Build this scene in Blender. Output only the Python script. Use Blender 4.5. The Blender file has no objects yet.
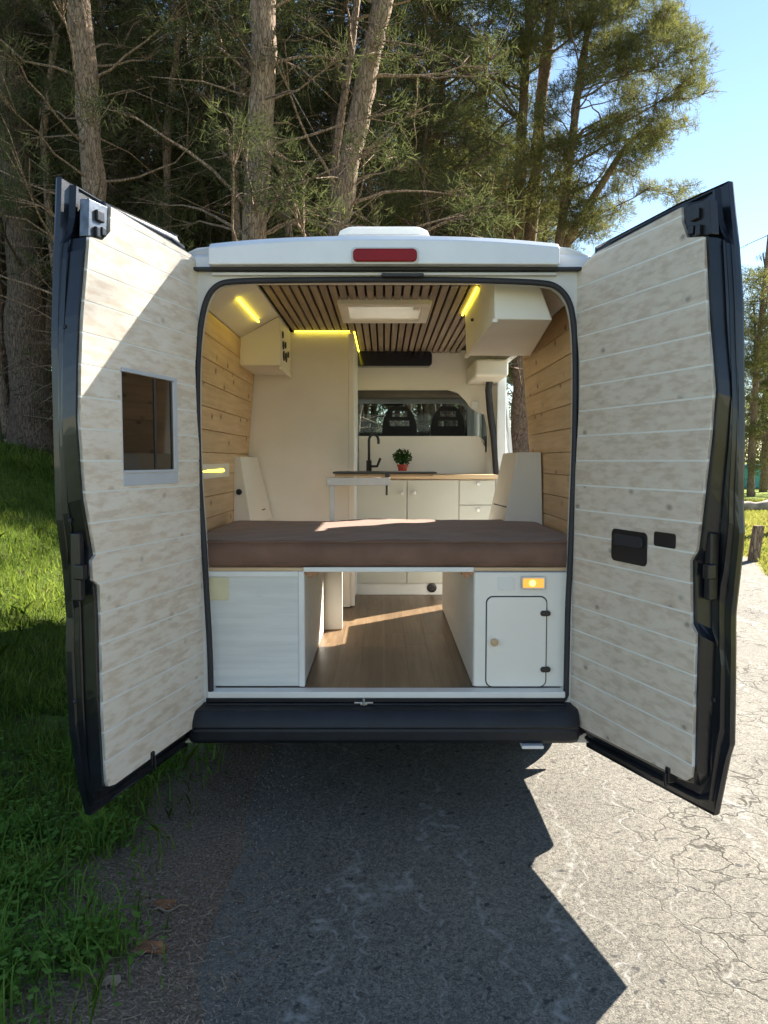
import bpy, bmesh, math, random
import numpy as np
from mathutils import Vector, Matrix
PI = math.pi
rnd = random.Random(7)
C = bpy.context.scene.collection
sc = bpy.context.scene

# ------------------------------------------------------------------ camera
CAM = Vector((0, 0, 1.53)); TH = math.radians(3.8); F = 770.0
cd = bpy.data.cameras.new('camera'); cam = bpy.data.objects.new('camera', cd); C.objects.link(cam)
cam.location = CAM; cam.rotation_euler = (PI/2 - TH, 0, 0)
cd.sensor_fit = 'VERTICAL'; cd.sensor_height = 24; cd.lens = F/1024*24
cd.clip_start = .05; cd.clip_end = 1500
sc.camera = cam

def ray(px, py):
    dx = (px-384)/F; dv = (512-py)/F
    return Vector((dx, math.cos(TH)+dv*math.sin(TH), -math.sin(TH)+dv*math.cos(TH)))
def at_y(px, py, Y):
    r = ray(px, py); return CAM + r*(Y/r.y)
def at_z(px, py, Z):
    r = ray(px, py); return CAM + r*((Z-CAM.z)/r.z)
def at_plane(px, py, P, N):
    r = ray(px, py); return CAM + r*((P-CAM).dot(N)/r.dot(N))

# ------------------------------------------------------------------ materials
def newmat(name):
    m = bpy.data.materials.new(name); m.use_nodes = True
    nt = m.node_tree; b = nt.nodes['Principled BSDF']
    return m, nt, b
def N(nt, t, **kw):
    n = nt.nodes.new(t)
    for k, v in kw.items():
        if k in n.inputs: n.inputs[k].default_value = v
        else: setattr(n, k, v)
    return n
def L(nt, a, b): nt.links.new(a, b)
def mixc(nt, fac, a, b, mode='MIX'):
    n = nt.nodes.new('ShaderNodeMix'); n.data_type = 'RGBA'; n.blend_type = mode
    for i, v in ((0, fac), (6, a), (7, b)):
        if isinstance(v, (int, float)): n.inputs[i].default_value = v
        elif isinstance(v, tuple): n.inputs[i].default_value = v if len(v) == 4 else (*v, 1)
        else: L(nt, v, n.inputs[i])
    return n.outputs[2]
def ramp(nt, src, stops):
    n = nt.nodes.new('ShaderNodeValToRGB'); e = n.color_ramp.elements
    while len(e) < len(stops): e.new(.5)
    for i, (p, c) in enumerate(stops):
        e[i].position = p; e[i].color = c if len(c) == 4 else (*c, 1)
    L(nt, src, n.inputs[0]); return n.outputs[0]
def coords(nt, scale=(1,1,1), kind='Object'):
    tc = nt.nodes.new('ShaderNodeTexCoord'); mp = nt.nodes.new('ShaderNodeMapping')
    mp.inputs['Scale'].default_value = scale; L(nt, tc.outputs[kind], mp.inputs[0]); return mp.outputs[0]
def noise(nt, vec, scale, detail=4, rough=.55):
    n = N(nt, 'ShaderNodeTexNoise', Scale=scale, Detail=detail, Roughness=rough); L(nt, vec, n.inputs['Vector']); return n.outputs[0]
def bump(nt, b, h, strength=.3, dist=.01):
    n = N(nt, 'ShaderNodeBump', Strength=strength, Distance=dist); L(nt, h, n.inputs['Height']); L(nt, n.outputs[0], b.inputs['Normal'])

def plain(name, col, rough=.5, metal=0., var=.08, vscale=6, bmp=0., bscale=80, spec=.5, coat=0.):
    m, nt, b = newmat(name)
    v = coords(nt)
    n = noise(nt, v, vscale)
    c2 = tuple(max(0, c*(1-var*2)) for c in col); c1 = tuple(min(1, c*(1+var)) for c in col)
    L(nt, ramp(nt, n, [(.3, c2), (.7, c1)]), b.inputs['Base Color'])
    b.inputs['Roughness'].default_value = rough; b.inputs['Metallic'].default_value = metal
    b.inputs['Specular IOR Level'].default_value = spec; b.inputs['Coat Weight'].default_value = coat
    if bmp: bump(nt, b, noise(nt, v, bscale), bmp, .004)
    return m
def emis(name, col, s):
    m, nt, b = newmat(name); b.inputs['Base Color'].default_value = (*col, 1)
    b.inputs['Emission Color'].default_value = (*col, 1); b.inputs['Emission Strength'].default_value = s; return m

def wood(name, c_lo, c_hi, knot, grain_axis='Y', knot_amt=1., rough=.6, wash=None, bmp=.15, kt=.07):
    """plank timber: grain runs along grain_axis; colour differs per plank (island)"""
    m, nt, b = newmat(name)
    tc = nt.nodes.new('ShaderNodeTexCoord'); geo = nt.nodes.new('ShaderNodeNewGeometry')
    off = nt.nodes.new('ShaderNodeVectorMath'); off.operation = 'MULTIPLY_ADD'
    cmb = nt.nodes.new('ShaderNodeCombineXYZ')
    for i in range(3): L(nt, geo.outputs['Random Per Island'], cmb.inputs[i])
    L(nt, cmb.outputs[0], off.inputs[0]); off.inputs[1].default_value = (7.3, 11.1, 5.7); L(nt, tc.outputs['Object'], off.inputs[2])
    def mp(s):
        n = nt.nodes.new('ShaderNodeMapping'); n.inputs['Scale'].default_value = s; L(nt, off.outputs[0], n.inputs[0]); return n.outputs[0]
    st = {'X': (.06, 1, 1), 'Y': (1, .06, 1), 'Z': (1, 1, .06)}[grain_axis]
    s2 = {'X': (.7, .04, 1), 'Y': (.04, .7, 1), 'Z': (1, .04, .5)}[grain_axis]
    vk = mp(s2)
    vor = N(nt, 'ShaderNodeTexVoronoi', Scale=5.6); vor.voronoi_dimensions = '2D'
    spx = nt.nodes.new('ShaderNodeSeparateXYZ'); cpx = nt.nodes.new('ShaderNodeCombineXYZ'); L(nt, vk, spx.inputs[0])
    L(nt, spx.outputs[0 if grain_axis == 'X' else 1], cpx.inputs[0]); L(nt, spx.outputs[2], cpx.inputs[1]); L(nt, cpx.outputs[0], vor.inputs['Vector'])
    kd = ramp(nt, vor.outputs['Distance'], [(0.0, (1,1,1)), (kt*.55, (.9,.9,.9)), (kt*.75, (.45,.45,.45)), (kt*1.5, (0,0,0))])
    kc = nt.nodes.new('ShaderNodeSeparateColor'); L(nt, vor.outputs['Color'], kc.inputs[0])
    kd = mixc(nt, ramp(nt, kc.outputs[0], [(.44, (0,0,0)), (.62, (1,1,1))]), (0,0,0), kd)
    # grain bent round the knots
    w = nt.nodes.new('ShaderNodeVectorMath'); w.operation = 'MULTIPLY_ADD'
    L(nt, kd, w.inputs[0]); w.inputs[1].default_value = (.03, .03, .05); L(nt, mp(st), w.inputs[2])
    g = noise(nt, w.outputs[0], 42, 5, .6); g2 = noise(nt, mp(s2), 3.5, 3)
    gr = ramp(nt, g, [(.32, c_lo), (.62, c_hi)])
    gr = mixc(nt, ramp(nt, g2, [(.42, (0,0,0)), (.75, (.25,.25,.25) if wash else (.45,.45,.45))]), gr, tuple(c*.78 for c in c_lo))
    pl = ramp(nt, geo.outputs['Random Per Island'], [(0, (.84,.82,.79)), (1, (1.0,1.0,1.0))])
    gr = mixc(nt, 1., gr, pl, 'MULTIPLY')
    if wash:
        wn = noise(nt, mp({'X': (.09,1,1), 'Y': (1,.09,1), 'Z': (1,1,.09)}[grain_axis]), 16, 6, .65)
        wf_ = mixc(nt, 1., ramp(nt, wn, [(.36, (.70,.70,.70)), (.58, (.92,.92,.92))]), ramp(nt, g, [(.40, (.60,.60,.60)), (.56, (1,1,1))]), 'MULTIPLY')
        gr = mixc(nt, wf_, gr, wash)
    km = nt.nodes.new('ShaderNodeMath'); km.operation = 'MULTIPLY'; km.inputs[1].default_value = knot_amt; L(nt, kd, km.inputs[0])
    col = mixc(nt, km.outputs[0], gr, knot)
    L(nt, col, b.inputs['Base Color']); b.inputs['Roughness'].default_value = rough
    bump(nt, b, g, bmp, .002)
    return m

M = {}
M['body_white'] = plain('body_white', (.74,.76,.78), .28, var=.03, coat=.4)
M['frame_grey'] = plain('frame_grey', (.62,.62,.60), .4, var=.06)
M['door_dark'] = plain('door_dark', (.007,.009,.014), .3, var=.25, vscale=9, coat=.3, spec=.4)
M['bumper_dark'] = plain('bumper_dark', (.007,.010,.016), .55, var=.25, vscale=11, bmp=.1, bscale=300)
M['rubber'] = plain('rubber', (.022,.023,.030), .6, var=.15)
M['black'] = plain('black', (.012,.012,.014), .35)
M['black_gloss'] = plain('black_gloss', (.012,.013,.022), .08)
M['cream'] = plain('cream', (.83,.79,.71), .55, var=.035, vscale=2.5, bmp=.05, bscale=60)
M['cream2'] = plain('cream2', (.85,.82,.745), .55, var=.03, vscale=2.5)
M['cream_lit'] = plain('blind_cream', (.86,.80,.70), .6, var=.03)
M['sage'] = plain('sage', (.56,.56,.49), .5, var=.03, vscale=2)
M['white_ply'] = wood('white_ply', (.66,.67,.65), (.76,.77,.74), (.6,.58,.52), 'X', .15, .5, bmp=.05)
M['white_trim'] = plain('white_trim', (.80,.80,.77), .4, var=.03)
M['grey_trim'] = plain('grey_trim', (.50,.53,.58), .35, var=.03)
M['pine'] = wood('pine', (.64,.43,.225), (.80,.59,.35), (.17,.07,.03), 'Y', .95, .5, kt=.085)
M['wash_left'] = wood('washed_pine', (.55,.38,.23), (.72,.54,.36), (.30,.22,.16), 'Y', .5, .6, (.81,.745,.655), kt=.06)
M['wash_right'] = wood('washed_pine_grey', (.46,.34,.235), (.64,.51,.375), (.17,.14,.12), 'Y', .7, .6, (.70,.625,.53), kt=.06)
M['slat'] = wood('slat_wood', (.24,.18,.13), (.40,.31,.235), (.1,.07,.05), 'Y', .3, .5)
M['felt'] = plain('felt', (.010,.010,.012), .9)
M['counter'] = wood('counter_wood', (.60,.40,.22), (.78,.58,.36), (.3,.16,.08), 'X', .2, .45)
M['lino'] = wood('floor_wood', (.14,.088,.046), (.26,.17,.095), (.08,.05,.03), 'Y', .4, .38)
M['latch_wood'] = plain('latch_wood', (.42,.20,.09), .5)
M['led'] = emis('led_yellow', (1., .82, .06), 1.25)
M['lamp_amber'] = emis('lamp_amber', (1., .36, .05), .25)
M['bulb'] = emis('bulb', (1., .60, .12), .9)
M['red_lens'] = plain('red_lens', (.25,.006,.010), .35, var=.1, spec=.25)
M['steel'] = plain('steel', (.55,.56,.56), .3, 1., var=.1)
M['catch_grey'] = plain('catch_grey', (.16,.18,.21), .35, .6, var=.2, vscale=30)
M['table_metal'] = plain('table_metal', (.60,.62,.64), .35, .2)
M['knob_white'] = plain('knob_white', (.82,.80,.76), .25)
M['seat_grey'] = plain('seat_grey', (.030,.031,.036), .7, var=.1, bmp=.2, bscale=200)
M['cab_grey'] = plain('cab_grey', (.22,.20,.17), .7)
M['cab_dark'] = plain('cab_dark', (.035,.035,.038), .7)
M['terracotta'] = plain('terracotta', (.45,.05,.025), .4, var=.1)
M['soil'] = plain('soil', (.05,.03,.02), .9)
M['turquoise'] = plain('turquoise', (.10,.48,.50), .5)
M['tyre'] = plain('tyre', (.018,.018,.019), .8, bmp=.3)
M['sticker'] = plain('sticker', (.03,.03,.03), .5)
M['pale_blue'] = plain('blind_white', (.72,.74,.74), .5)

def m_trans(name, col, fac):
    m, nt, b = newmat(name); nt.nodes.remove(b); out = [n for n in nt.nodes if n.type == 'OUTPUT_MATERIAL'][0]
    d = N(nt, 'ShaderNodeBsdfDiffuse'); t = N(nt, 'ShaderNodeBsdfTranslucent'); mx = nt.nodes.new('ShaderNodeMixShader'); mx.inputs[0].default_value = fac
    c = ramp(nt, noise(nt, coords(nt), 4), [(.3, tuple(k*.96 for k in col)), (.7, col)]); L(nt, c, d.inputs[0]); L(nt, c, t.inputs[0])
    L(nt, d.outputs[0], mx.inputs[1]); L(nt, t.outputs[0], mx.inputs[2]); L(nt, mx.outputs[0], out.inputs[0]); return m
M['hatch_plastic'] = m_trans('hatch_plastic', (.86,.87,.86), .35)
M['blind_cloth'] = m_trans('blind_cloth', (.90,.87,.80), .5)
# fabric
def m_fabric():
    m, nt, b = newmat('brown_fabric'); v = coords(nt)
    n = noise(nt, v, 5, 5); n2 = noise(nt, coords(nt, (1,1,1)), 300, 2)
    L(nt, ramp(nt, n, [(.3, (.15,.080,.052)), (.7, (.22,.125,.085))]), b.inputs['Base Color'])
    b.inputs['Roughness'].default_value = .8; b.inputs['Sheen Weight'].default_value = .2; b.inputs['Sheen Roughness'].default_value = .4
    ad = nt.nodes.new('ShaderNodeMath'); ad.operation = 'MULTIPLY_ADD'; ad.inputs[1].default_value = .15
    L(nt, n2, ad.inputs[0]); L(nt, n, ad.inputs[2]); bump(nt, b, ad.outputs[0], .5, .02); return m
M['fabric'] = m_fabric()
def m_glass(name, tint=(.75,.82,.80), alpha_dark=.25):
    m, nt, b = newmat(name); nt.nodes.remove(b)
    out = [n for n in nt.nodes if n.type == 'OUTPUT_MATERIAL'][0]
    t = N(nt, 'ShaderNodeBsdfTransparent'); t.inputs[0].default_value = (*tint, 1)
    g = N(nt, 'ShaderNodeBsdfGlossy', Roughness=.02); g.inputs[0].default_value = (1,1,1,1)
    f = N(nt, 'ShaderNodeFresnel', IOR=1.45); mx = nt.nodes.new('ShaderNodeMixShader')
    L(nt, f.outputs[0], mx.inputs[0]); L(nt, t.outputs[0], mx.inputs[1]); L(nt, g.outputs[0], mx.inputs[2]); L(nt, mx.outputs[0], out.inputs[0]); return m
M['glass'] = m_glass('glass')
def m_darkglass():
    m, nt, b = newmat('tinted_glass'); b.inputs['Base Color'].default_value = (.01,.011,.012,1)
    b.inputs['Roughness'].default_value = .04; b.inputs['IOR'].default_value = 2.1; return m
M['dark_glass'] = m_darkglass()

def m_asphalt():
    m, nt, b = newmat('asphalt'); v = coords(nt)
    fine = noise(nt, v, 165, 4, .72); mid = noise(nt, v, 26, 4); big = noise(nt, v, 1.1, 4)
    vor = N(nt, 'ShaderNodeTexVoronoi', Scale=95.); L(nt, v, vor.inputs['Vector'])
    base = ramp(nt, fine, [(.34, (.035,.033,.031)), (.50, (.15,.143,.13)), (.66, (.42,.40,.36))])
    base = mixc(nt, .45, base, ramp(nt, vor.outputs['Color'], [(.2, (.05,.048,.045)), (.9, (.31,.295,.265))]))
    base = mixc(nt, .5, base, ramp(nt, big, [(.3, (.6,.6,.62)), (.7, (1.25,1.22,1.15))]), 'MULTIPLY')
    # dark binder spots
    sp = ramp(nt, noise(nt, v, 19, 2), [(.66, (0,0,0)), (.70, (.9,.9,.9))])
    base = mixc(nt, sp, base, (.04,.04,.042))
    sx = nt.nodes.new('ShaderNodeSeparateXYZ'); L(nt, v, sx.inputs[0])
    # cracks
    dn = N(nt, 'ShaderNodeTexNoise', Scale=5., Detail=4.); L(nt, v, dn.inputs['Vector'])
    va = nt.nodes.new('ShaderNodeVectorMath'); va.operation = 'MULTIPLY_ADD'
    L(nt, dn.outputs[1], va.inputs[0]); va.inputs[1].default_value = (.35,.35,0); L(nt, v, va.inputs[2])
    cr = N(nt, 'ShaderNodeTexVoronoi', Scale=6.2, feature='DISTANCE_TO_EDGE'); L(nt, va.outputs[0], cr.inputs['Vector'])
    crl = ramp(nt, cr.outputs['Distance'], [(0, (1,1,1)), (.014, (.75,.75,.75)), (.034, (0,0,0))])
    cr2 = N(nt, 'ShaderNodeTexVoronoi', Scale=1.5, feature='DISTANCE_TO_EDGE'); L(nt, va.outputs[0], cr2.inputs['Vector'])
    crl2 = ramp(nt, cr2.outputs['Distance'], [(0, (1,1,1)), (.006, (.7,.7,.7)), (.012, (0,0,0))])
    xm = ramp(nt, sx.outputs[0], [(.0, (0,0,0)), (.95, (0.02,.02,.02)), (1.0, (1,1,1))])
    mr = nt.nodes.new('ShaderNodeMapRange'); mr.inputs[1].default_value = .7; mr.inputs[2].default_value = 1.3; L(nt, sx.outputs[0], mr.inputs[0])
    msk = nt.nodes.new('ShaderNodeMath'); msk.operation = 'MULTIPLY'; L(nt, mr.outputs[0], msk.inputs[0])
    pm = ramp(nt, noise(nt, v, 1.4, 4), [(.40, (0,0,0)), (.56, (1,1,1))]); L(nt, pm, msk.inputs[1])
    c1 = nt.nodes.new('ShaderNodeMath'); c1.operation = 'MULTIPLY'; L(nt, crl, c1.inputs[0]); L(nt, msk.outputs[0], c1.inputs[1])
    base = mixc(nt, c1.outputs[0], base, (.035,.03,.022))
    c2 = nt.nodes.new('ShaderNodeMath'); c2.operation = 'MULTIPLY'; L(nt, crl2, c2.inputs[0]); c2.inputs[1].default_value = .06
    base = mixc(nt, c2.outputs[0], base, (.34,.33,.31))
    # longitudinal pale scars along the road in the wheel path
    sv = N(nt, 'ShaderNodeTexVoronoi', Scale=2.1, feature='DISTANCE_TO_EDGE')
    sm = nt.nodes.new('ShaderNodeMapping'); sm.inputs['Scale'].default_value = (1.25,.12,1); L(nt, va.outputs[0], sm.inputs[0]); L(nt, sm.outputs[0], sv.inputs['Vector'])
    sl = ramp(nt, sv.outputs['Distance'], [(0, (.9,.9,.9)), (.010, (.45,.45,.45)), (.024, (0,0,0))])
    s3 = nt.nodes.new('ShaderNodeMath'); s3.operation = 'MULTIPLY'; L(nt, sl, s3.inputs[0]); L(nt, ramp(nt, mid, [(.4, (0,0,0)), (.6, (1,1,1))]), s3.inputs[1])
    base = mixc(nt, s3.outputs[0], base, (.34,.34,.34))
    # dusty pale edge on the verge side
    ed = nt.nodes.new('ShaderNodeMapRange'); ed.inputs[1].default_value = -.36; ed.inputs[2].default_value = -.62; L(nt, sx.outputs[0], ed.inputs[0])
    e2 = nt.nodes.new('ShaderNodeMath'); e2.operation = 'MULTIPLY'; L(nt, ed.outputs[0], e2.inputs[0]); L(nt, ramp(nt, mid, [(.3, (.15,.15,.15)), (.7, (.8,.8,.8))]), e2.inputs[1])
    base = mixc(nt, e2.outputs[0], base, (.27,.25,.23))
    base = mixc(nt, 1., base, (.86,.835,.77), 'MULTIPLY')
    L(nt, base, b.inputs['Base Color']); b.inputs['Roughness'].default_value = .85; b.inputs['Specular IOR Level'].default_value = .3
    hh = nt.nodes.new('ShaderNodeMath'); hh.operation = 'SUBTRACT'; L(nt, fine, hh.inputs[0]); L(nt, c1.outputs[0], hh.inputs[1])
    bump(nt, b, hh.outputs[0], .9, .006); return m
M['asphalt'] = m_asphalt()
def m_ground():
    m, nt, b = newmat('earth_and_turf'); v = coords(nt)
    fine = noise(nt, v, 90, 4, .7); mid = noise(nt, v, 9, 5); big = noise(nt, v, .7, 4)
    dirt = ramp(nt, fine, [(.3, (.085,.058,.040)), (.5, (.23,.165,.115)), (.7, (.44,.34,.26))])
    turf = ramp(nt, mid, [(.3, (.055,.042,.022)), (.55, (.075,.115,.022)), (.75, (.16,.17,.05))])
    dry = ramp(nt, mid, [(.3, (.13,.14,.03)), (.5, (.30,.26,.10)), (.75, (.42,.34,.18))])
    sx = nt.nodes.new('ShaderNodeSeparateXYZ'); L(nt, v, sx.inputs[0])
    ad = nt.nodes.new('ShaderNodeMath'); ad.operation = 'MULTIPLY_ADD'; L(nt, mid, ad.inputs[0]); ad.inputs[1].default_value = .9; L(nt, sx.outputs[0], ad.inputs[2])
    mr = nt.nodes.new('ShaderNodeMapRange'); mr.inputs[1].default_value = -1.3; mr.inputs[2].default_value = -.5; L(nt, ad.outputs[0], mr.inputs[0])
    base = mixc(nt, mr.outputs[0], turf, dirt)
    mr2 = nt.nodes.new('ShaderNodeMapRange'); mr2.inputs[1].default_value = 2.5; mr2.inputs[2].default_value = 3.5; L(nt, sx.outputs[0], mr2.inputs[0])
    far = nt.nodes.new('ShaderNodeMapRange'); far.inputs[1].default_value = 24; far.inputs[2].default_value = 30; L(nt, sx.outputs[1], far.inputs[0])
    gr2 = mixc(nt, far.outputs[0], dry, (.20,.27,.03))
    gr2 = mixc(nt, ramp(nt, big, [(.35, (0,0,0)), (.65, (.7,.7,.7))]), gr2, (.22,.26,.05))
    base = mixc(nt, mr2.outputs[0], base, gr2)
    L(nt, base, b.inputs['Base Color']); b.inputs['Roughness'].default_value = .95; b.inputs['Specular IOR Level'].default_value = .1
    bump(nt, b, fine, .8, .02); return m
M['ground'] = m_ground()
def m_bark(name, a, c):
    m, nt, b = newmat(name)
    v = coords(nt, (1,1,.22)); vor = N(nt, 'ShaderNodeTexVoronoi', Scale=26., feature='DISTANCE_TO_EDGE')
    nn = N(nt, 'ShaderNodeTexNoise', Scale=5., Detail=4.); L(nt, v, nn.inputs['Vector'])
    va = nt.nodes.new('ShaderNodeVectorMath'); va.operation = 'MULTIPLY_ADD'; L(nt, nn.outputs[1], va.inputs[0]); va.inputs[1].default_value = (.12,.12,.12); L(nt, v, va.inputs[2])
    L(nt, va.outputs[0], vor.inputs['Vector'])
    n = noise(nt, v, 30, 5, .65)
    col = ramp(nt, n, [(.3, a), (.7, c)])
    col = mixc(nt, ramp(nt, vor.outputs['Distance'], [(0, (.85,.85,.85)), (.10, (0,0,0))]), col, tuple(x*.3 for x in a))
    L(nt, col, b.inputs['Base Color']); b.inputs['Roughness'].default_value = .95; b.inputs['Specular IOR Level'].default_value = .1
    bump(nt, b, vor.outputs['Distance'], .9, .03); return m
M['bark'] = m_bark('pine_bark', (.14,.095,.068), (.40,.30,.23))
M['bark_dark'] = m_bark('pine_bark_dark', (.075,.055,.043), (.21,.16,.125))
def m_leaf(name, a, c, trans=.35, dead=None):
    m, nt, b = newmat(name); nt.nodes.remove(b)
    out = [n for n in nt.nodes if n.type == 'OUTPUT_MATERIAL'][0]
    geo = nt.nodes.new('ShaderNodeNewGeometry'); v = coords(nt)
    f = noise(nt, v, 1.3, 3)
    ad = nt.nodes.new('ShaderNodeMath'); ad.operation = 'MULTIPLY_ADD'; L(nt, geo.outputs['Random Per Island'], ad.inputs[0]); ad.inputs[1].default_value = .5
    m2 = nt.nodes.new('ShaderNodeMath'); m2.operation = 'MULTIPLY_ADD'; L(nt, f, m2.inputs[0]); m2.inputs[1].default_value = 1.2; m2.inputs[2].default_value = -.35
    L(nt, m2.outputs[0], ad.inputs[2])
    st = [(.15, a), (.8, c)]
    if dead: st.append((.95, dead))
    col = ramp(nt, ad.outputs[0], st)
    d = N(nt, 'ShaderNodeBsdfDiffuse'); L(nt, col, d.inputs[0]); t = N(nt, 'ShaderNodeBsdfTranslucent')
    L(nt, mixc(nt, 1., col, (1.2,1.2,.8), 'MULTIPLY'), t.inputs[0])
    mx = nt.nodes.new('ShaderNodeMixShader'); mx.inputs[0].default_value = trans
    L(nt, d.outputs[0], mx.inputs[1]); L(nt, t.outputs[0], mx.inputs[2]); L(nt, mx.outputs[0], out.inputs[0]); return m
M['needles'] = m_leaf('pine_needles', (.042,.052,.026), (.12,.13,.060), .42)
M['needles_olive'] = m_leaf('pine_needles_olive', (.060,.072,.034), (.185,.185,.085), .45)
M['needles_dark'] = m_leaf('pine_needles_dark', (.038,.046,.028), (.100,.112,.056), .42)
M['grass'] = m_leaf('grass_blades', (.055,.095,.018), (.19,.25,.05), .5, (.34,.29,.14))
M['weeds'] = m_leaf('weed_leaves', (.035,.085,.014), (.10,.19,.03), .4)
M['weeds_light'] = m_leaf('weed_leaves_light', (.07,.15,.025), (.17,.29,.06), .4)
M['drygrass'] = m_leaf('dry_grass', (.14,.18,.04), (.36,.33,.12), .4)
M['litter'] = m_leaf('litter', (.08,.055,.038), (.42,.32,.22), .1)
M['herb'] = m_leaf('herb_leaves', (.02,.05,.015), (.05,.10,.025), .3)

# ------------------------------------------------------------------ mesh builder
POS = {}            # world translation of every parent
class MB:
    def __init__(s): s.v = []; s.f = []
    def add(s, vs, fs):
        o = len(s.v); s.v += [tuple(v) for v in vs]; s.f += [tuple(i+o for i in f) for f in fs]; return s
    def hexa(s, b, t):        # b, t: 4 pts each, same winding
        return s.add(list(b)+list(t), [(3,2,1,0),(4,5,6,7),(0,1,5,4),(1,2,6,5),(2,3,7,6),(3,0,4,7)])
    def box(s, x0, x1, y0, y1, z0, z1):
        return s.hexa([(x0,y0,z0),(x1,y0,z0),(x1,y1,z0),(x0,y1,z0)], [(x0,y0,z1),(x1,y0,z1),(x1,y1,z1),(x0,y1,z1)])
    def prism(s, poly, off):
        off = Vector(off); n = len(poly); a = [Vector(p) for p in poly]
        s.add(a+[p+off for p in a], [tuple(range(n-1,-1,-1)), tuple(range(n,2*n))]+[(i,(i+1)%n,(i+1)%n+n,i+n) for i in range(n)]); return s
    def tube(s, pts, r, seg=10, caps=True, squash=None):
        pts = [Vector(p) for p in pts]; n = len(pts); rr = r if isinstance(r, (list, tuple)) else [r]*n
        base = len(s.v); up = None
        for i, p in enumerate(pts):
            t = (pts[min(i+1,n-1)]-pts[max(i-1,0)]).normalized()
            if up is None:
                up = Vector((0,0,1)) if abs(t.z) < .9 else Vector((1,0,0))
            u = (up - t*up.dot(t)).normalized(); w = t.cross(u); up = u
            for k in range(seg):
                a = 2*PI*k/seg; s.v.append(tuple(p+(u*math.cos(a)+w*math.sin(a))*rr[i]))
        for i in range(n-1):
            for k in range(seg):
                a = base+i*seg+k; b2 = base+i*seg+(k+1)%seg; s.f.append((a,b2,b2+seg,a+seg))
        if caps:
            s.f.append(tuple(base+k for k in range(seg-1,-1,-1))); s.f.append(tuple(base+(n-1)*seg+k for k in range(seg)))
        return s
    def lathe(s, c, prof, axis='Z', seg=24):
        c = Vector(c); base = len(s.v)
        for r, h in prof:
            for k in range(seg):
                a = 2*PI*k/seg; x, y = r*math.cos(a), r*math.sin(a)
                s.v.append(tuple(c + (Vector((x,y,h)) if axis == 'Z' else Vector((x,h,y)) if axis == 'Y' else Vector((h,x,y)))))
        for i in range(len(prof)-1):
            for k in range(seg):
                a = base+i*seg+k; b2 = base+i*seg+(k+1)%seg; s.f.append((a,b2,b2+seg,a+seg))
        s.f.append(tuple(base+k for k in range(seg))); s.f.append(tuple(base+(len(prof)-1)*seg+k for k in range(seg)))
        return s
    def loft(s, rings, cap0=True, cap1=True):
        n = len(rings[0]); base = len(s.v)
        for r in rings: s.v += [tuple(p) for p in r]
        for i in range(len(rings)-1):
            for k in range(n):
                a = base+i*n+k; b2 = base+i*n+(k+1)%n; s.f.append((a,b2,b2+n,a+n))
        if cap0: s.f.append(tuple(base+k for k in range(n-1,-1,-1)))
        if cap1: s.f.append(tuple(base+(len(rings)-1)*n+k for k in range(n)))
        return s
    def build(s, name, m, parent=None, bevel=0, smooth=False, seg=2, recalc=True):
        me = bpy.data.meshes.new(name); me.from_pydata(s.v, [], s.f)
        if recalc:
            bm = bmesh.new(); bm.from_mesh(me); bmesh.ops.recalc_face_normals(bm, faces=bm.faces); bm.to_mesh(me); bm.free()
        me.materials.append(M[m] if isinstance(m, str) else m)
        o = bpy.data.objects.new(name, me); C.objects.link(o)
        if smooth:
            for p in me.polygons: p.use_smooth = True
        if bevel:
            md = o.modifiers.new('bevel', 'BEVEL'); md.width = bevel; md.segments = seg; md.limit_method = 'ANGLE'; md.angle_limit = math.radians(35)
            for p in me.polygons: p.use_smooth = True
            md.harden_normals = True
        if parent: setpar(o, parent)
        return o
def setpar(o, parent):
    o.parent = parent; o.matrix_parent_inverse = Matrix.Translation(-POS.get(parent.name, Vector((0,0,0))))
def tag(o, label=None, cat=None, group=None, kind=None):
    if label: o['label'] = label
    if cat: o['category'] = cat
    if group: o['group'] = group
    if kind: o['kind'] = kind
    return o
def empty(name, loc, label, cat, group=None):
    o = bpy.data.objects.new(name, None); C.objects.link(o); o.location = loc; POS[o.name] = Vector(loc); o.empty_display_size = .1
    return tag(o, label, cat, group)
def bx(name, m, parent, *b, bevel=.003):
    return MB().box(*b).build(name, m, parent, bevel=bevel)
def rrect(x0, x1, z0, z1, r, n=6):
    pts = []
    for cx, cz, a0 in ((x1-r, z1-r, 0), (x0+r, z1-r, 90), (x0+r, z0+r, 180), (x1-r, z0+r, 270)):
        for k in range(n+1):
            a = math.radians(a0+90*k/n); pts.append((cx+r*math.cos(a), cz+r*math.sin(a)))
    return pts
def np_mesh(name, V, Fc, m, parent=None):
    me = bpy.data.meshes.new(name); me.vertices.add(len(V)); me.vertices.foreach_set('co', np.asarray(V, dtype=np.float32).ravel())
    Fc = np.asarray(Fc, dtype=np.int32); k = Fc.shape[1]
    me.loops.add(Fc.size); me.loops.foreach_set('vertex_index', Fc.ravel())
    me.polygons.add(len(Fc)); me.polygons.foreach_set('loop_start', np.arange(0, Fc.size, k, dtype=np.int32))
    me.update(calc_edges=True); me.materials.append(M[m]); return me

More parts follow.
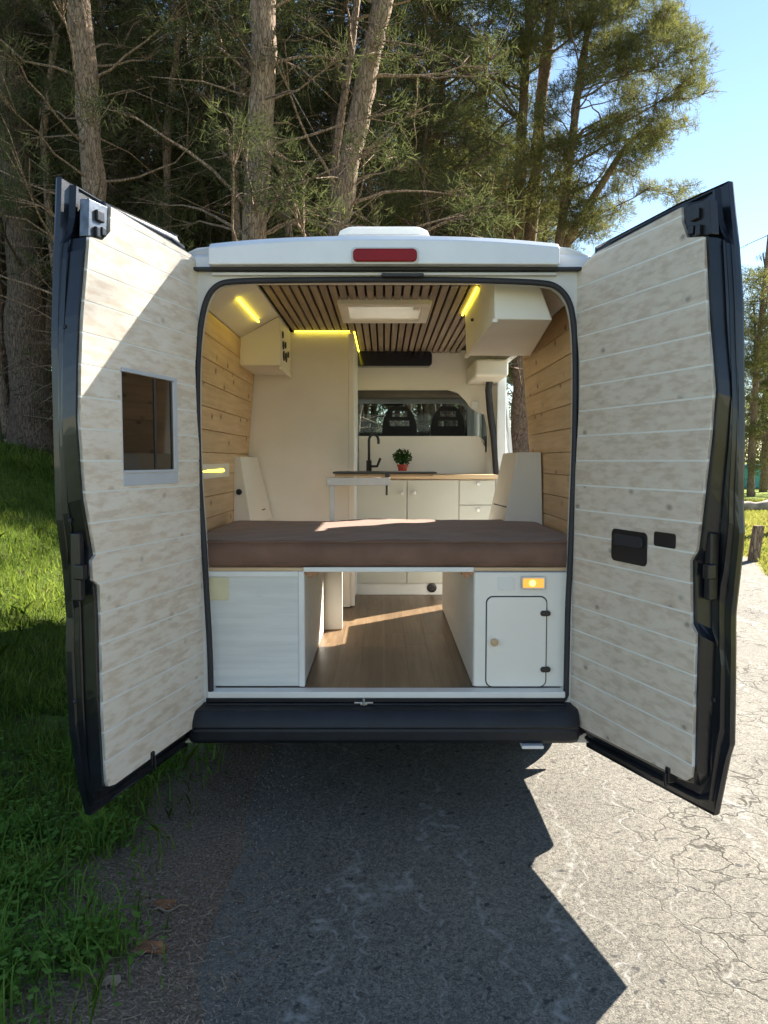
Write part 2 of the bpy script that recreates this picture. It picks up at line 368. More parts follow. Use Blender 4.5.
# ================================================================== GROUND
def sm(t): t = min(1, max(0, t)); return t*t*(3-2*t)
def hgt(x, y):
    h = 0.
    d = -x-1.5
    if d > 0: h += (.33*min(d, 5.2)+.05*max(0, d-5.2))*sm(d/2.0)
    h *= sm((y-1.0)/7.0) if y < 8 else 1
    if y > 26 and x < 8: h += .03*(y-26)*sm((8-x)/10)
    h += .015*math.sin(x*2.1+y*.7)*math.cos(y*1.3-x) * (1 if x < -1.2 else 0)
    return h - (.004 if x > -.4 else 0)
def ground():
    def ax(lo, hi, c, fine, n):
        out = set()
        t = c
        st = fine
        while t < hi: out.add(round(t,4)); t += st; st = fine if abs(t-c) < 14 else st*1.25
        t = c; st = fine
        while t > lo: out.add(round(t,4)); t -= st; st = fine if abs(t-c) < 14 else st*1.25
        return sorted(out)
    xs = ax(-600, 600, -3, .25, 0); ys = ax(-300, 900, 8, .3, 0)
    V = [(x, y, hgt(x, y)) for y in ys for x in xs]; nx = len(xs)
    Fc = [(j*nx+i, j*nx+i+1, (j+1)*nx+i+1, (j+1)*nx+i) for j in range(len(ys)-1) for i in range(nx-1)]
    b = MB(); b.v = V; b.f = Fc; o = b.build('ground', 'ground', smooth=True, recalc=False); tag(o, kind='structure')
ground()
def roadedge_l(y):
    e = -.5 - .065*(y-2) if y < 6 else -.76 + .03*(y-6)
    if y > 9: e = -.67 + .26*(y-9)
    return e
def roadedge_r(y):
    return 4.3+.04*(y+2) if y < 8 else 4.7+.3*(y-8.7) if y > 8.7 else 4.7
def road():
    V = []; Fc = []; n = 0; y = -12.
    r = random.Random(3); cols = 9; ys = []
    while y < 90: ys.append(y); y += .06 if 1 < y < 7 else .6
    wob = 0
    for y in ys:
        wob = wob*.8 + r.uniform(-1,1)*.012
        a = roadedge_l(y)+wob+.02*math.sin(y*5)+.03*math.sin(y*1.7); b_ = roadedge_r(y)+wob*1.2+.06*math.sin(y*2.3)
        for k in range(cols):
            t = k/(cols-1); V.append((a+(b_-a)*t, y, .006 if 0 < k < cols-1 else .001))
    for j in range(len(ys)-1):
        for k in range(cols-1): Fc.append((j*cols+k, j*cols+k+1, (j+1)*cols+k+1, (j+1)*cols+k))
    b = MB(); b.v = V; b.f = Fc; tag(b.build('road', 'asphalt', recalc=False), kind='structure')
road()

# ================================================================== THE VAN
YO = 3.2
van = empty('camper_van', (0, YO, 0), 'white camper van with both rear doors wide open, parked half on the grass verge', 'van')
# outer profile (x, z) from sill over the roof
HP = [(.975,.34),(1.0,.6),(1.015,1.1),(.99,1.6),(.95,2.0),(.905,2.25),(.85,2.355),(.76,2.395),(.5,2.422),(.0,2.430)]
full = [(x,z) for x,z in HP] + [(-x,z) for x,z in HP[-2::-1]]
def prof(Y):
    t = sm((Y-YO)/.9); nose = max(0, (Y-7.0))
    out = []
    for x, z in full:
        zz = z + (.06*t if z > 2.3 else 0)
        out.append((x*(1-.03*nose), zz))
    return out
def skin(idx0, idx1, ys, name, thick=.02):
    mb = MB(); P = [[Vector((x, y, z)) for x, z in prof(y)[idx0:idx1+1]] for y in ys]
    nk = idx1-idx0+1
    cen = Vector((0,0,1.3)); V = []
    for row in P: V += row
    for row in P:
        for p in row:
            d = Vector((p.x, 0, p.z-1.3)); V.append(p - d.normalized()*thick)
    o = len(P)*nk; Fc = []
    for j in range(len(P)-1):
        for k in range(nk-1):
            a = j*nk+k; Fc.append((a, a+1, a+nk+1, a+nk)); Fc.append((o+a, o+a+nk, o+a+nk+1, o+a+1))
    for k in range(nk-1):
        a = k; Fc.append((a, o+a, o+a+1, a+1)); a = (len(P)-1)*nk+k; Fc.append((a, a+1, o+a+1, o+a))
    for j in range(len(P)-1):
        for k in (0, nk-1):
            a = j*nk+k; Fc.append((a, a+nk, o+a+nk, o+a))
    return mb.add(V, Fc)
ysr = [3.2,3.4,3.7,4.1,4.55,4.75]; nF = len(full)
body = MB()
def merge(a, b): a.add(b.v, b.f)
LS = nF-1
def side_idx(): pass
# roof (indices 5..nF-6), left wall, right wall rear, header, front
merge(body, skin(5, nF-6, [3.2,3.4,3.7,4.13], 'r'))
merge(body, skin(5, nF-6, [4.66,5.0,6.0,6.9], 'r'))
merge(body, skin(5, 8, [4.13,4.4,4.66], 'r')); merge(body, skin(10, nF-6, [4.13,4.4,4.66], 'r'))
body.box(-.505,-.215,4.13,4.66,2.462,2.484).box(.215,.505,4.13,4.66,2.462,2.484)
merge(body, skin(nF-6, nF-1, [3.2,4.0,5.0,6.0,6.2], 'l'))
merge(body, skin(0, 5, [3.2,4.0,4.75], 'rr'))
merge(body, skin(0, 5, [5.95,6.2], 'rf'))
# sill and header of the sliding door opening
for (y0, y1) in ((4.75, 5.95),):
    body.box(.90,.985,y0,y1,.34,.53); body.box(.86,.905,y0,y1,2.24,2.40)
body.box(-.97,.97,3.22,6.9,.45,.52)
body.build('body', 'body_white', van, smooth=False)
# cab: roof slope, bonnet, pillars, lower doors
cb = MB()
def sec(y, hw_top, z_top, hw_bot=1.0, z_bot=.34):
    return [Vector(p) for p in ((hw_bot,y,z_bot),(1.01 if y<8 else .95,y,1.1),(hw_top+.04,y,z_top-.12),(hw_top-.12,y,z_top),(-hw_top+.12,y,z_top),(-hw_top-.04,y,z_top-.12),(-1.01 if y<8 else -.95,y,1.1),(-hw_bot,y,z_bot))]
# roof of cab
merge(cb, skin(5, nF-6, [6.9,6.95], 'x'))
for s in (-1, 1):
    cb.box(min(s*.93,s*1.0), max(s*.93,s*1.0), 6.2, 8.1, .34, 1.35)
    cb.prism([(s*.97,6.2,1.35),(s*.97,6.45,1.35),(s*.88,6.45,2.36),(s*.88,6.2,2.36)], (-s*.05,0,0))
    cb.prism([(s*.93,8.05,1.35),(s*.97,7.85,1.35),(s*.86,6.9,2.36),(s*.80,7.0,2.36)], (-s*.06,0,0))
    cb.prism([(s*.88,6.2,2.16),(s*.88,7.15,2.16),(s*.86,6.95,2.40),(s*.86,6.2,2.40)], (-s*.05,0,0))
cb.hexa([(-.83,6.9,2.40),(.83,6.9,2.40),(.83,7.15,2.20),(-.83,7.15,2.20)], [(-.83,6.9,2.47),(.83,6.9,2.47),(.83,7.19,2.23),(-.83,7.19,2.23)])
cb.hexa([(-.93,8.08,.35),(.93,8.08,.35),(.85,8.6,.35),(-.85,8.6,.35)], [(-.93,8.08,1.34),(.93,8.08,1.34),(.82,8.62,1.05),(-.82,8.62,1.05)])
cb.build('cab', 'body_white', van)
MB().hexa([(-.82,7.17,2.19),(.82,7.17,2.19),(.90,8.02,1.36),(-.90,8.02,1.36)], [(-.82,7.175,2.195),(.82,7.175,2.195),(.90,8.025,1.365),(-.90,8.025,1.365)]).build('windscreen', 'glass', van)
for s in (-1,1):
    MB().hexa([(s*.955,6.45,1.36),(s*.955,7.8,1.36),(s*.865,7.05,2.15),(s*.875,6.45,2.15)], [(s*.96,6.45,1.36),(s*.96,7.8,1.36),(s*.87,7.05,2.15),(s*.88,6.45,2.15)]).build('side_window', 'glass', van)
# rear end ring round the opening
gpx = [(211,698),(210,650),(207,600),(204,545),(199,480),(197,400),(198,350),(202,315),(208,295),(217,285),(230,281),(300,280),(384,279.5),(470,280),(545,282.5),(558,287),(568,298),(573,315),(575.5,350),(575.5,400),(574.5,457),(572,515),(570.5,560),(568,600),(567,650),(566,698)]
gl = [at_y(x, y, YO) for x, y in gpx]
def chaikin(p, n=2):
    for _ in range(n):
        q = [p[0]]
        for a, b_ in zip(p, p[1:]): q += [a.lerp(b_, .25), a.lerp(b_, .75)]
        p = q+[p[-1]]
    return p
gl = chaikin(gl)
def radial(c, pts, a):   # intersection of a ray from c with closed polyline in xz
    d = Vector((math.cos(a), math.sin(a))); best = None
    n = len(pts)
    for i in range(n):
        p = Vector((pts[i][0]-c[0], pts[i][1]-c[1])); q = Vector((pts[(i+1)%n][0]-c[0], pts[(i+1)%n][1]-c[1])); e = q-p
        den = d.x*e.y-d.y*e.x
        if abs(den) < 1e-9: continue
        t = (p.x*e.y-p.y*e.x)/den; u = (p.x*d.y-p.y*d.x)/den
        if t > 0 and -1e-6 <= u <= 1+1e-6 and (best is None or t > best): best = t
    return (c[0]+d.x*best, c[1]+d.y*best)
outer = [(x*.995, z-.004) for x, z in prof(YO)]
inner = [(p.x, p.z) for p in gl]
cc = (0.0, 1.4); K = 144
ro = [radial(cc, outer, 2*PI*k/K+.01) for k in range(K)]; ri = [radial(cc, inner, 2*PI*k/K+.01) for k in range(K)]
mb = MB()
V = [(x,YO-.002,z) for x,z in ro]+[(x,YO-.002,z) for x,z in ri]+[(x,YO+.07,z) for x,z in ri]
mb.add(V, [(k,(k+1)%K,(k+1)%K+K,k+K) for k in range(K)]+[(k+K,(k+1)%K+K,(k+1)%K+2*K,k+2*K) for k in range(K)])
mb.build('rear_frame', 'frame_grey', van, smooth=False)
# weather seal
MB().tube(gl+[gl[0]], .0125, 10, False).build('weather_seal', 'rubber', van, smooth=True)
# dark strip standing in for the shaded gap above the opening, and white header
def strip(z0f, z1f, x0, x1, y0, y1, n=24):
    m_ = MB(); R = []
    for i in range(n+1):
        x = x0+(x1-x0)*i/n; a = z0f(x); b_ = z1f(x)
        R.append([(x,y0,a),(x,y1,a),(x,y1,b_),(x,y0+.03,b_),(x,y0,b_-.025)])
    return m_.loft(R)
arch = lambda x: 2.432-.032*abs(x/.7)**2.5
strip(lambda x: 2.313-.004*abs(x), arch, -.70, .70, 3.125, 3.215).build('roof_spoiler', 'body_white', van, bevel=.006)
for s in (-1,1):
    strip(lambda x: 2.310, lambda x: 2.385-.10*max(0,abs(x)-.74), *sorted((s*.702, s*.84)), 3.188, 3.26, n=6).build('corner_cap', 'body_white', van, bevel=.006)
MB().box(-.80,.80,3.165,3.197,2.298,2.312).build('shadow_channel', 'rubber', van, bevel=.004)
MB().box(-.70,.70,3.178,3.196,2.281,2.293).build('drip_rail', 'frame_grey', van, bevel=.003)
MB().box(-.01,.16,3.160,3.19,2.272,2.286).build('catch_plate', 'black', van, bevel=.003)
# brake light
bl = [at_y(384+(x-384), y, 3.12) for x, y in ((353,249),(417,249),(417,262),(353,262))]
x0, x1 = bl[0].x, bl[1].x; z0, z1 = bl[3].z, bl[0].z
MB().prism([(x,3.128,z) for x,z in rrect(x0,x1,z0,z1,.018)], (0,-.022,0)).build('brake_light', 'red_lens', van, bevel=.006)
MB().prism([(x,3.129,z) for x,z in rrect(x0-.008,x1+.008,z0-.008,z1+.008,.02)], (0,-.010,0)).build('light_surround', 'frame_grey', van, bevel=.002)
# roof hatch
hb = MB(); rr_ = []
for (g, z) in ((0,2.46),(0,2.70),(.012,2.735),(.035,2.752),(.10,2.762)):
    rr_.append([(x, y, z) for x, y in rrect(-.245+g,.243-g,4.08+g,4.66-g,.06)])
hb.loft(rr_); hb.v = [v for v in hb.v]
ri2 = [[(x,y,z) for x,y in rrect(-.245+g,.243-g,4.08+g,4.66-g,.06)] for g, z in ((.10,2.752),(.04,2.742),(.012,2.70),(.012,2.46))]
hb = MB(); hb.loft(rr_+ri2[:0]); hb.f.pop(len(hb.f)-2) if False else None
hb = MB(); hb.loft(rr_, cap0=False, cap1=True)
ho = hb.build('roof_hatch', 'hatch_plastic', van, smooth=False)
hr = MB(); hr.tube([(x,y,2.695) for x,y in rrect(-.250,.248,4.075,4.665,.06)]+[(.188+.06,4.665-.06,2.695)], .006, 6, False); hr.build('hatch_seal', 'frame_grey', ho)
# bumper
bp = [(3.21,.515),(3.17,.505),(3.12,.50),(3.105,.486),(3.092,.462),(3.085,.440),(3.090,.432),(3.086,.425),(3.090,.385),(3.11,.366),(3.21,.365)]
R = []
for i in range(81):
    x = -1.0+2.0*i/80; c = sm((abs(x)-.79)/.05)*.10
    R.append([(x, y+c, z) for y, z in bp])
bump_o = MB().loft(R).build('bumper', 'bumper_dark', van, smooth=False, bevel=.004)
for x in (-.13, .29, .72): MB().lathe((x, 3.091, .408), [(.011,.012),(.011,-.002),(.007,-.003)], 'Y', 12).build('parking_sensor', 'black', bump_o)
for s in (-1,1):
    bx('bumper_corner', 'bumper_dark', bump_o, *sorted((s*.93,s*1.012)), 3.225,3.80,.275,.50, bevel=.03)  # hidden corner, set low and long to shape the ground shadow
    bx('added_mud_flap', 'rubber', van, *sorted((s*.78,s*.985)), 3.87,3.885,.16,.50)  # unseen flap added to fill out the van's ground shadow
MB().box(.565,.655,3.08,3.14,.352,.366).build('tow_cover', 'white_trim', van, bevel=.004)
MB().box(-.752,.765,3.175,3.235,.475,.512).box(-.752,.765,3.19,3.235,.512,.530).box(-.6,.6,3.168,3.176,.497,.503).build('step_recess', 'door_dark', van, bevel=.004)
mb = MB(); mb.box(-.125,-.045,3.170,3.19,.512,.520).tube([(-.085,3.168,.505),(-.085,3.168,.535)], .006, 8).box(-.10,-.07,3.165,3.18,.507,.517); mb.build('latch_striker', 'steel', van, bevel=.002)
# wheels
for (x, y) in ((-.86,4.25),(.86,4.25),(-.86,7.65),(.86,7.65)):
    t = MB().lathe((x,y,.335), [(.20,-.10),(.30,-.115),(.33,-.09),(.335,0),(.33,.09),(.30,.115),(.20,.10)], 'X', 32).build('wheel', 'tyre', van, smooth=True)
    s = 1 if x > 0 else -1
    MB().lathe((x,y,.335), [(.19,-.08*s),(.20,.09*s),(.16,.06*s),(.06,.07*s),(.05,.10*s)], 'X', 24).build('rim', 'steel', t)
MB().box(-.7,.7,3.3,8.2,.33,.44).build('underbody', 'black', van)

# ---------------------------------------------------------------- rear doors
def resample(pl, n):
    pl = [Vector(p) for p in pl]; d = [0]
    for a, b_ in zip(pl, pl[1:]): d.append(d[-1]+(b_-a).length)
    out = []
    for i in range(n):
        t = d[-1]*i/(n-1); k = 0
        while k < len(d)-2 and d[k+1] < t: k += 1
        u = (t-d[k])/max(1e-9, d[k+1]-d[k]); out.append(pl[k].lerp(pl[k+1], u))
    return out
class Door:
    def __init__(s, hx, slope, sgn):
        s.P = Vector((hx, YO, 0)); s.d = Vector((slope, -1, 0)).normalized()     # from hinge to free edge
        s.n = Vector((s.d.y, -s.d.x, 0)) * 1.0                                  # inward (towards van axis) normal
        if s.n.x*(-sgn) < 0: s.n = -s.n
    def sz(s, px, py, off=0.):
        q = at_plane(px, py, s.P - s.n*off, s.n); return ((q-s.P).dot(s.d), q.z)
    def pt(s, u, z, off=0.): return s.P + s.d*u - s.n*off + Vector((0,0,z))
def clip(poly, z, keep_above):
    out = []; n = len(poly)
    for i in range(n):
        a, b_ = poly[i], poly[(i+1)%n]
        ia = (a[1] >= z) == keep_above; ib = (b_[1] >= z) == keep_above
        if ia: out.append(a)
        if ia != ib:
            t = (z-a[1])/(b_[1]-a[1]); out.append((a[0]+(b_[0]-a[0])*t, z))
    return out
def clipu(poly, u, keep_above): 
    r = clip([(z_, u_) for u_, z_ in poly], u, keep_above); return [(u_, z_) for z_, u_ in r]
def planks(D, poly, pitch, gap, off0, thick, z_start, hole=None):
    mb = MB(); z = z_start
    zs = []
    while z < 2.6: zs.append(z); z += pitch
    for z in zs:
        pieces = []
        p = clip(clip(poly, z+gap/2, True), z+pitch-gap/2, False)
        if len(p) < 3: continue
        if hole:
            u0, u1, h0, h1 = hole; a, b_ = z+gap/2, z+pitch-gap/2
            if b_ > h0 and a < h1:
                lo = clip(p, h0, False) if a < h0 else []; hi = clip(p, h1, True) if b_ > h1 else []
                mid = clip(clip(p, max(a, h0), True), min(b_, h1), False)
                pieces += [lo, hi, clipu(mid, u0, False), clipu(mid, u1, True)]
            else: pieces = [p]
        else: pieces = [p]
        for q in pieces:
            qq = []
            for k in q:
                if not qq or (abs(k[0]-qq[-1][0])+abs(k[1]-qq[-1][1])) > 1e-5: qq.append(k)
            if len(qq) >= 3 and (max(k[1] for k in qq)-min(k[1] for k in qq)) > 1e-3:
                mb.prism([D.pt(u, zz, off0) for u, zz in qq], -D.n*(off0-(-0.0)) if False else D.n*thick)
    return mb
def make_door(D, name_side, outer_px, bottom_px, hinge_px, top_px, skin_outer, skin_bottom, skin_top, washed, label, hole=None):
    # lining polygon in (u,z)
    poly = [D.sz(*p) for p in outer_px+bottom_px+hinge_px+top_px]
    # shell rings
    NO, NB, NH, NT = 40, 14, 40, 14
    def ring4(o_, b_, h_, t_):
        return resample(o_, NO)[:-1]+resample(b_, NB)[:-1]+resample(h_, NH)[:-1]+resample(t_, NT)[:-1]
    T = .085
    so = [D.sz(*p, T) for p in skin_outer]; sb = [D.sz(*p, T) for p in skin_bottom]; st = [D.sz(*p, T) for p in skin_top]
    def atu0(p, q):
        t = (0-p[0])/(q[0]-p[0]); return (0., p[1]+(q[1]-p[1])*t)
    hz0 = atu0(sb[-2], sb[-1]); hz1 = atu0(st[0], st[1])
    ztop = so[0][1]; zbot = so[-1][1]
    hinge_line = [(0.0, hz0[1]), (-.004, 1.2), (.0, hz1[1])]
    o3 = [(u, z, 0) for u, z in so]; b3 = [(so[-1][0], so[-1][1], 0)]+[(u, z, 0) for u, z in sb[:-1]]+[(0., hz0[1], 0)]
    h3 = [(u, z, 0) for u, z in hinge_line]; t3 = [(0., hz1[1], 0)]+[(u, z, 0) for u, z in st[1:-1]]+[(so[0][0], so[0][1], 0)]
    ringO = ring4(o3, b3, h3, t3)
    # inner ledge: follows the lining outline with a margin
    uc = .38; zc = 1.4
    pO = [D.sz(*p) for p in skin_led_outer(D, outer_px)]
    pb = [D.sz(*p) for p in bottom_px]; ph = [D.sz(*p) for p in hinge_px]; pt_ = [D.sz(*p) for p in top_px]
    g = .010
    pO2 = [(u+g, z) for u, z in pO]; lastz = min(z for u, z in pb)-g
    inn_o = [(pO2[0][0], pO2[0][1]+g, 0)]+[(u, z, 0) for u, z in pO2[1:-1]]+[(pO2[-1][0], pO2[-1][1]-g, 0)]
    inn_b = [inn_o[-1]]+[(u, z-g, 0) for u, z in pb[1:]]+[(ph[0][0]-.004, ph[0][1]-g, 0)]
    inn_h = [inn_b[-1]]+[(u-.004, z, 0) for u, z in ph[1:-1]]+[(ph[-1][0]-.004, ph[-1][1]+g, 0)]
    inn_t = [inn_h[-1]]+[(u, z+g, 0) for u, z in pt_[1:]]+[inn_o[0]]
    ringI = ring4(inn_o, inn_b, inn_h, inn_t)
    def lerp(a, b_, t): return [(p.x+(q.x-p.x)*t, p.y+(q.y-p.y)*t) for p, q in zip(a, b_)]
    rings = [[D.pt(u, z, .0005) for u, z in lerp(ringI, ringO, 0)],
             [D.pt(u, z, .004) for u, z in lerp(ringI, ringO, .05)],
             [D.pt(u, z, .050) for u, z in lerp(ringI, ringO, .22)],
             [D.pt(u, z, .056) for u, z in lerp(ringI, ringO, .50)],
             [D.pt(u, z, .048) for u, z in lerp(ringI, ringO, .58)],
             [D.pt(u, z, .048) for u, z in lerp(ringI, ringO, .66)],
             [D.pt(u, z, .066) for u, z in lerp(ringI, ringO, .72)],
             [D.pt(u, z, .072) for u, z in lerp(ringI, ringO, .95)],
             [D.pt(u, z, .068) for u, z in lerp(ringI, ringO, 1.0)],
             [D.pt(u, z, .085) for u, z in lerp(ringI, ringO, 1.0)],
             [D.pt(u, z, .092) for u, z in lerp(ringI, ringO, .97)]]
    mb = MB().loft(rings)
    shell = mb.build('rear_door', 'door_dark', van, smooth=False)
    shell['label'] = label
    # white backing sheet seen in the grooves + planks
    pl = planks(D, poly, .1005, .0065, 0., .012, .325, hole)
    bk = planks(D, poly, 10, 0, 0., .0105, 0.0, hole)
    lin = pl.build('wood_lining', washed, shell, bevel=.0016, seg=1)
    bk.build('lining_backing', 'white_trim', shell)
    return shell
def skin_led_outer(D, o): return [p for p in o if True]

# left door
DL = Door(-.773, -.245, -1)
L_outer = [(108,207),(107,232),(99,240.5),(86.5,237),(83,281),(80,318),(78,370),(77.5,420),(83,498),(93,555),(89,561),(90,580),(96.6,585),(98,615),(100.5,717),(104,782)]
L_bottom = [(105.5,786),(112,784),(206,716.5),(210,711)]
L_hinge = [(210,709),(209,654),(205,576),(201,498),(194.5,420),(192.5,368),(195.5,318),(198,280),(197.5,268)]
L_top = [(195,261),(188.5,255),(108,207.2)]
wl = [DL.sz(x, y) for x, y in ((117.5,366),(170.5,379),(170.5,473),(120,472))]
hole = (wl[1][0], wl[0][0], sum(w[1] for w in wl[2:])/2, sum(w[1] for w in wl[:2])/2)
hole = (min(hole[0],hole[1]), max(hole[0],hole[1]), hole[2], hole[3])
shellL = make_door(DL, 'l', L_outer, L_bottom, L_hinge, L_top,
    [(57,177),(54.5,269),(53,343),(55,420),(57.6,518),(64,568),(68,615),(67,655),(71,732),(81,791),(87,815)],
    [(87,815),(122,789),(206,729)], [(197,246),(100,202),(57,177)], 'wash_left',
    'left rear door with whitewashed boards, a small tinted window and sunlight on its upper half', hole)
# window: frame bars + tinted pane
def dbox(D, mb, u0, u1, z0, z1, o0, o1):
    mb.hexa([D.pt(u0,z0,o0),D.pt(u1,z0,o0),D.pt(u1,z0,o1),D.pt(u0,z0,o1)], [D.pt(u0,z1,o0),D.pt(u1,z1,o0),D.pt(u1,z1,o1),D.pt(u0,z1,o1)]); return mb
u0, u1, h0, h1 = hole
wf = MB(); e = .012
dbox(DL, wf, u0-.022, u1, h0-.045, h0-.001, -.0135, -.004); dbox(DL, wf, u0-.026, u0-.001, h0, h1, -.0135, -.004)
dbox(DL, wf, u0, u1, h1-.014, h1, -.018, -.0065)
dbox(DL, wf, u0, u1, h0, h0+.010, -.016, -.0065); dbox(DL, wf, u0, u0+.008, h0, h1-.015, -.012, -.0065); dbox(DL, wf, u1-.006, u1, h0, h1-.015, -.012, -.0065)
win = wf.build('window', 'grey_trim', shellL, bevel=.002)
pane = dbox(DL, MB(), u0+.004, u1-.004, h0+.006, h1-.010, -.0085, -.0062).build('pane', 'dark_glass', shellL)
inn = MB(); dbox(DL, inn, u0+.008,u0+.020,h0+.012,h1-.018,-.0115,-.0087); dbox(DL, inn, u0+.13,u0+.142,h0+.012,h1-.018,-.0115,-.0087)
inn.build('window_divider', 'black', shellL)
def catch(D, pxs, shell, dirn):
    poly = [D.sz(*p) for p in pxs]
    mb = MB().prism([D.pt(u,z,.03) for u,z in poly], D.n*.034); 
    us = [p[0] for p in poly]; zs = [p[1] for p in poly]; uc, zc = sum(us)/len(us), sum(zs)/len(zs)
    o = mb.build('door_catch', 'catch_grey' if dirn < 0 else 'black', shell, bevel=.004)
    m2 = MB(); dbox(D, m2, uc-.018, uc+.022, zc+.0, zc+.035, -.016, -.004); dbox(D, m2, uc-.03, uc-.005, zc-.04, zc-.012, -.014, -.004)
    dbox(D, m2, uc+.01, uc+.03, zc-.055, zc-.02, -.018, -.004)
    m2.build('catch_bolt', 'black', shell, bevel=.004)
catch(DL, [(88,198),(107,207),(106.5,231.5),(98.7,239.5),(87,236)], shellL, -1)
def jamb_bits(D, shell, flip):
    m2 = MB(); uo = .765
    dbox(D, m2, uo-.01, uo+.02, 1.08, 1.30, .012, .046); dbox(D, m2, uo, uo+.03, 1.15, 1.20, -.004, .03)
    m2.build('lock_case', 'black', shell, bevel=.006)
    for z in (.75, 1.34, 1.95): MB().lathe(D.pt(uo+.012, z, .047), [(.008,-.004),(.008,.004)], 'X', 10).build('screw_cover', 'rubber', shell)
jamb_bits(DL, shellL, 1)
def lowlatch(D, px, shell):
    u, z = D.sz(*px); m2 = MB(); dbox(D, m2, u-.012, u+.010, z-.035, z+.018, -.020, .01); dbox(D, m2, u-.006, u+.004, z-.05, z+.0, -.028, -.019)
    m2.build('bottom_latch', 'black', shell, bevel=.005)
lowlatch(DL, (149,756), shellL)

DR = Door(.800, .317, 1)
R_outer = [(684,208),(684.5,222),(690,238),(706,237),(710,320),(716,389),(712,440),(706.5,487),(699,550),(692.7,561),(693.5,624),(698,633),(696.5,691),(695,765)]
R_bottom = [(693.5,777),(688,780),(573,722),(569,713)]
R_hinge = [(568,708),(570,617),(574,543),(578.5,450),(583,443),(584,361),(580.5,334),(577,301),(577.5,285)]
R_hinge = [(568,708),(570,617),(574,543),(578.5,460),(582,400),(582,361),(579.5,334),(577,301),(577.5,285)]
R_top = [(581,271),(595.5,254.7),(684,207.8)]
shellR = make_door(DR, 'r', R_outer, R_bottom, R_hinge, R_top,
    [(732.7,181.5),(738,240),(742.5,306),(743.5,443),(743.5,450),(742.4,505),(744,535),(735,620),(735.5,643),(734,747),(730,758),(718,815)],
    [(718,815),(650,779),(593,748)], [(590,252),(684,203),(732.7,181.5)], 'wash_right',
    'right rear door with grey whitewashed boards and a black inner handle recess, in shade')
catch(DR, [(685,207),(710,199),(712,234),(695,239),(686,225)], shellR, 1)
jamb_bits(DR, shellR, 1); lowlatch(DR, (671.5,772), shellR)
def dpanel(D, pxs, shell, name, m, th=.004, r=.012, off=-.0125):
    q = [D.sz(*p) for p in pxs]; us = [p[0] for p in q]; zs = [p[1] for p in q]
    pts = rrect(min(us), max(us), min(zs), max(zs), r)
    return MB().prism([D.pt(u,z,off) for u,z in pts], D.n*th).build(name, m, shell, bevel=.002)
dpanel(DR, [(615,528),(650,567)], shellR, 'handle_recess', 'black', .003, .02)
dpanel(DR, [(619,533),(647,549)], shellR, 'inner_handle', 'rubber', .010, .012, -.0150)
dpanel(DR, [(657.5,531),(679,549)], shellR, 'lock_recess', 'black', .003, .01)
# hinges (dark lugs at body corner)
for D, sh in ((DL, shellL), (DR, shellR)):
    for z in (.62, 2.05):
        m2 = MB(); dbox(D, m2, -.03, .02, z-.05, z+.05, .02, .075); m2.build('hinge', 'door_dark', sh, bevel=.006)

# ---------------------------------------------------------------- interior lining
WP = [(2.25,.84),(2.09,.85),(1.8,.876),(1.56,.896),(1.2,.905),(.56,.91)]
def wallx(z):
    for (za, xa), (zb, xb) in zip(WP, WP[1:]):
        if z >= zb: return xa+(xb-xa)*(za-z)/(za-zb)
    return WP[-1][1]
def cladding(s, y0, y1, name, label):
    mb = MB(); z = .56; p = .1125
    while z < 2.245:
        a, b_ = z+.001, min(z+p-.001, 2.25); g = .0015
        x0, x1 = wallx(a), wallx(b_)
        mb.hexa([(s*x0,y0,a),(s*x0,y1,a),(s*(x0+.012),y1,a),(s*(x0+.012),y0,a)], [(s*x1,y0,b_),(s*x1,y1,b_),(s*(x1+.012),y1,b_),(s*(x1+.012),y0,b_)])
        z += p
    o = mb.build(name, 'pine', van, bevel=.0025, seg=1); o['label'] = label
    mb = MB()
    for (za, xa), (zb, xb) in zip(WP, WP[1:]):
        mb.hexa([(s*(xa+.014),y0,za),(s*(xa+.014),y1,za),(s*(xa+.03),y1,za),(s*(xa+.03),y0,za)], [(s*(xb+.014),y0,zb),(s*(xb+.014),y1,zb),(s*(xb+.03),y1,zb),(s*(xb+.03),y0,zb)])
    mb.build('cladding_backing', 'latch_wood', o)
    return o
wlft = cladding(-1, 3.275, 5.1, 'wall_cladding', 'knotty pine boards on the left wall')
wrgt = cladding(1, 3.275, 4.75, 'wall_cladding', 'knotty pine boards on the right wall')
CZ = 2.38
# cove panels
for s, ye in ((-1, 5.1), (1, 4.75)):
    MB().hexa([(s*.62,3.275,CZ),(s*.62,ye,CZ),(s*.842,ye,2.252),(s*.842,3.275,2.252)], [(s*.62,3.275,CZ+.015),(s*.62,ye,CZ+.015),(s*.855,ye,2.262),(s*.855,3.275,2.262)]).build('cove_panel', 'cream', van)
# ceiling: black felt, slats, cream border
MB().box(-.66,.66,3.275,4.15,2.40,2.41).box(-.66,.66,4.65,6.14,2.40,2.41).box(-.66,-.21,4.151,4.649,2.40,2.41).box(.21,.66,4.151,4.649,2.40,2.41).build('ceiling_board', 'felt', van)
bx('ceiling_border', 'cream', van, -.62,.62,3.275,3.80,CZ,CZ+.012)
mb = MB(); n = 26; w = (.60-(-.60))/n
for i in range(n):
    x0 = -.60+w*i
    for (ya, yb) in (((3.805, 4.115), (4.685, 6.13)) if abs(x0+w/2) < .245 else ((3.805, 6.13),)):
        mb.box(x0+.006, x0+w-.006, ya, yb, CZ-.004, CZ+.012)
mb.build('ceiling_slats', 'slat', van, bevel=.002, seg=1)
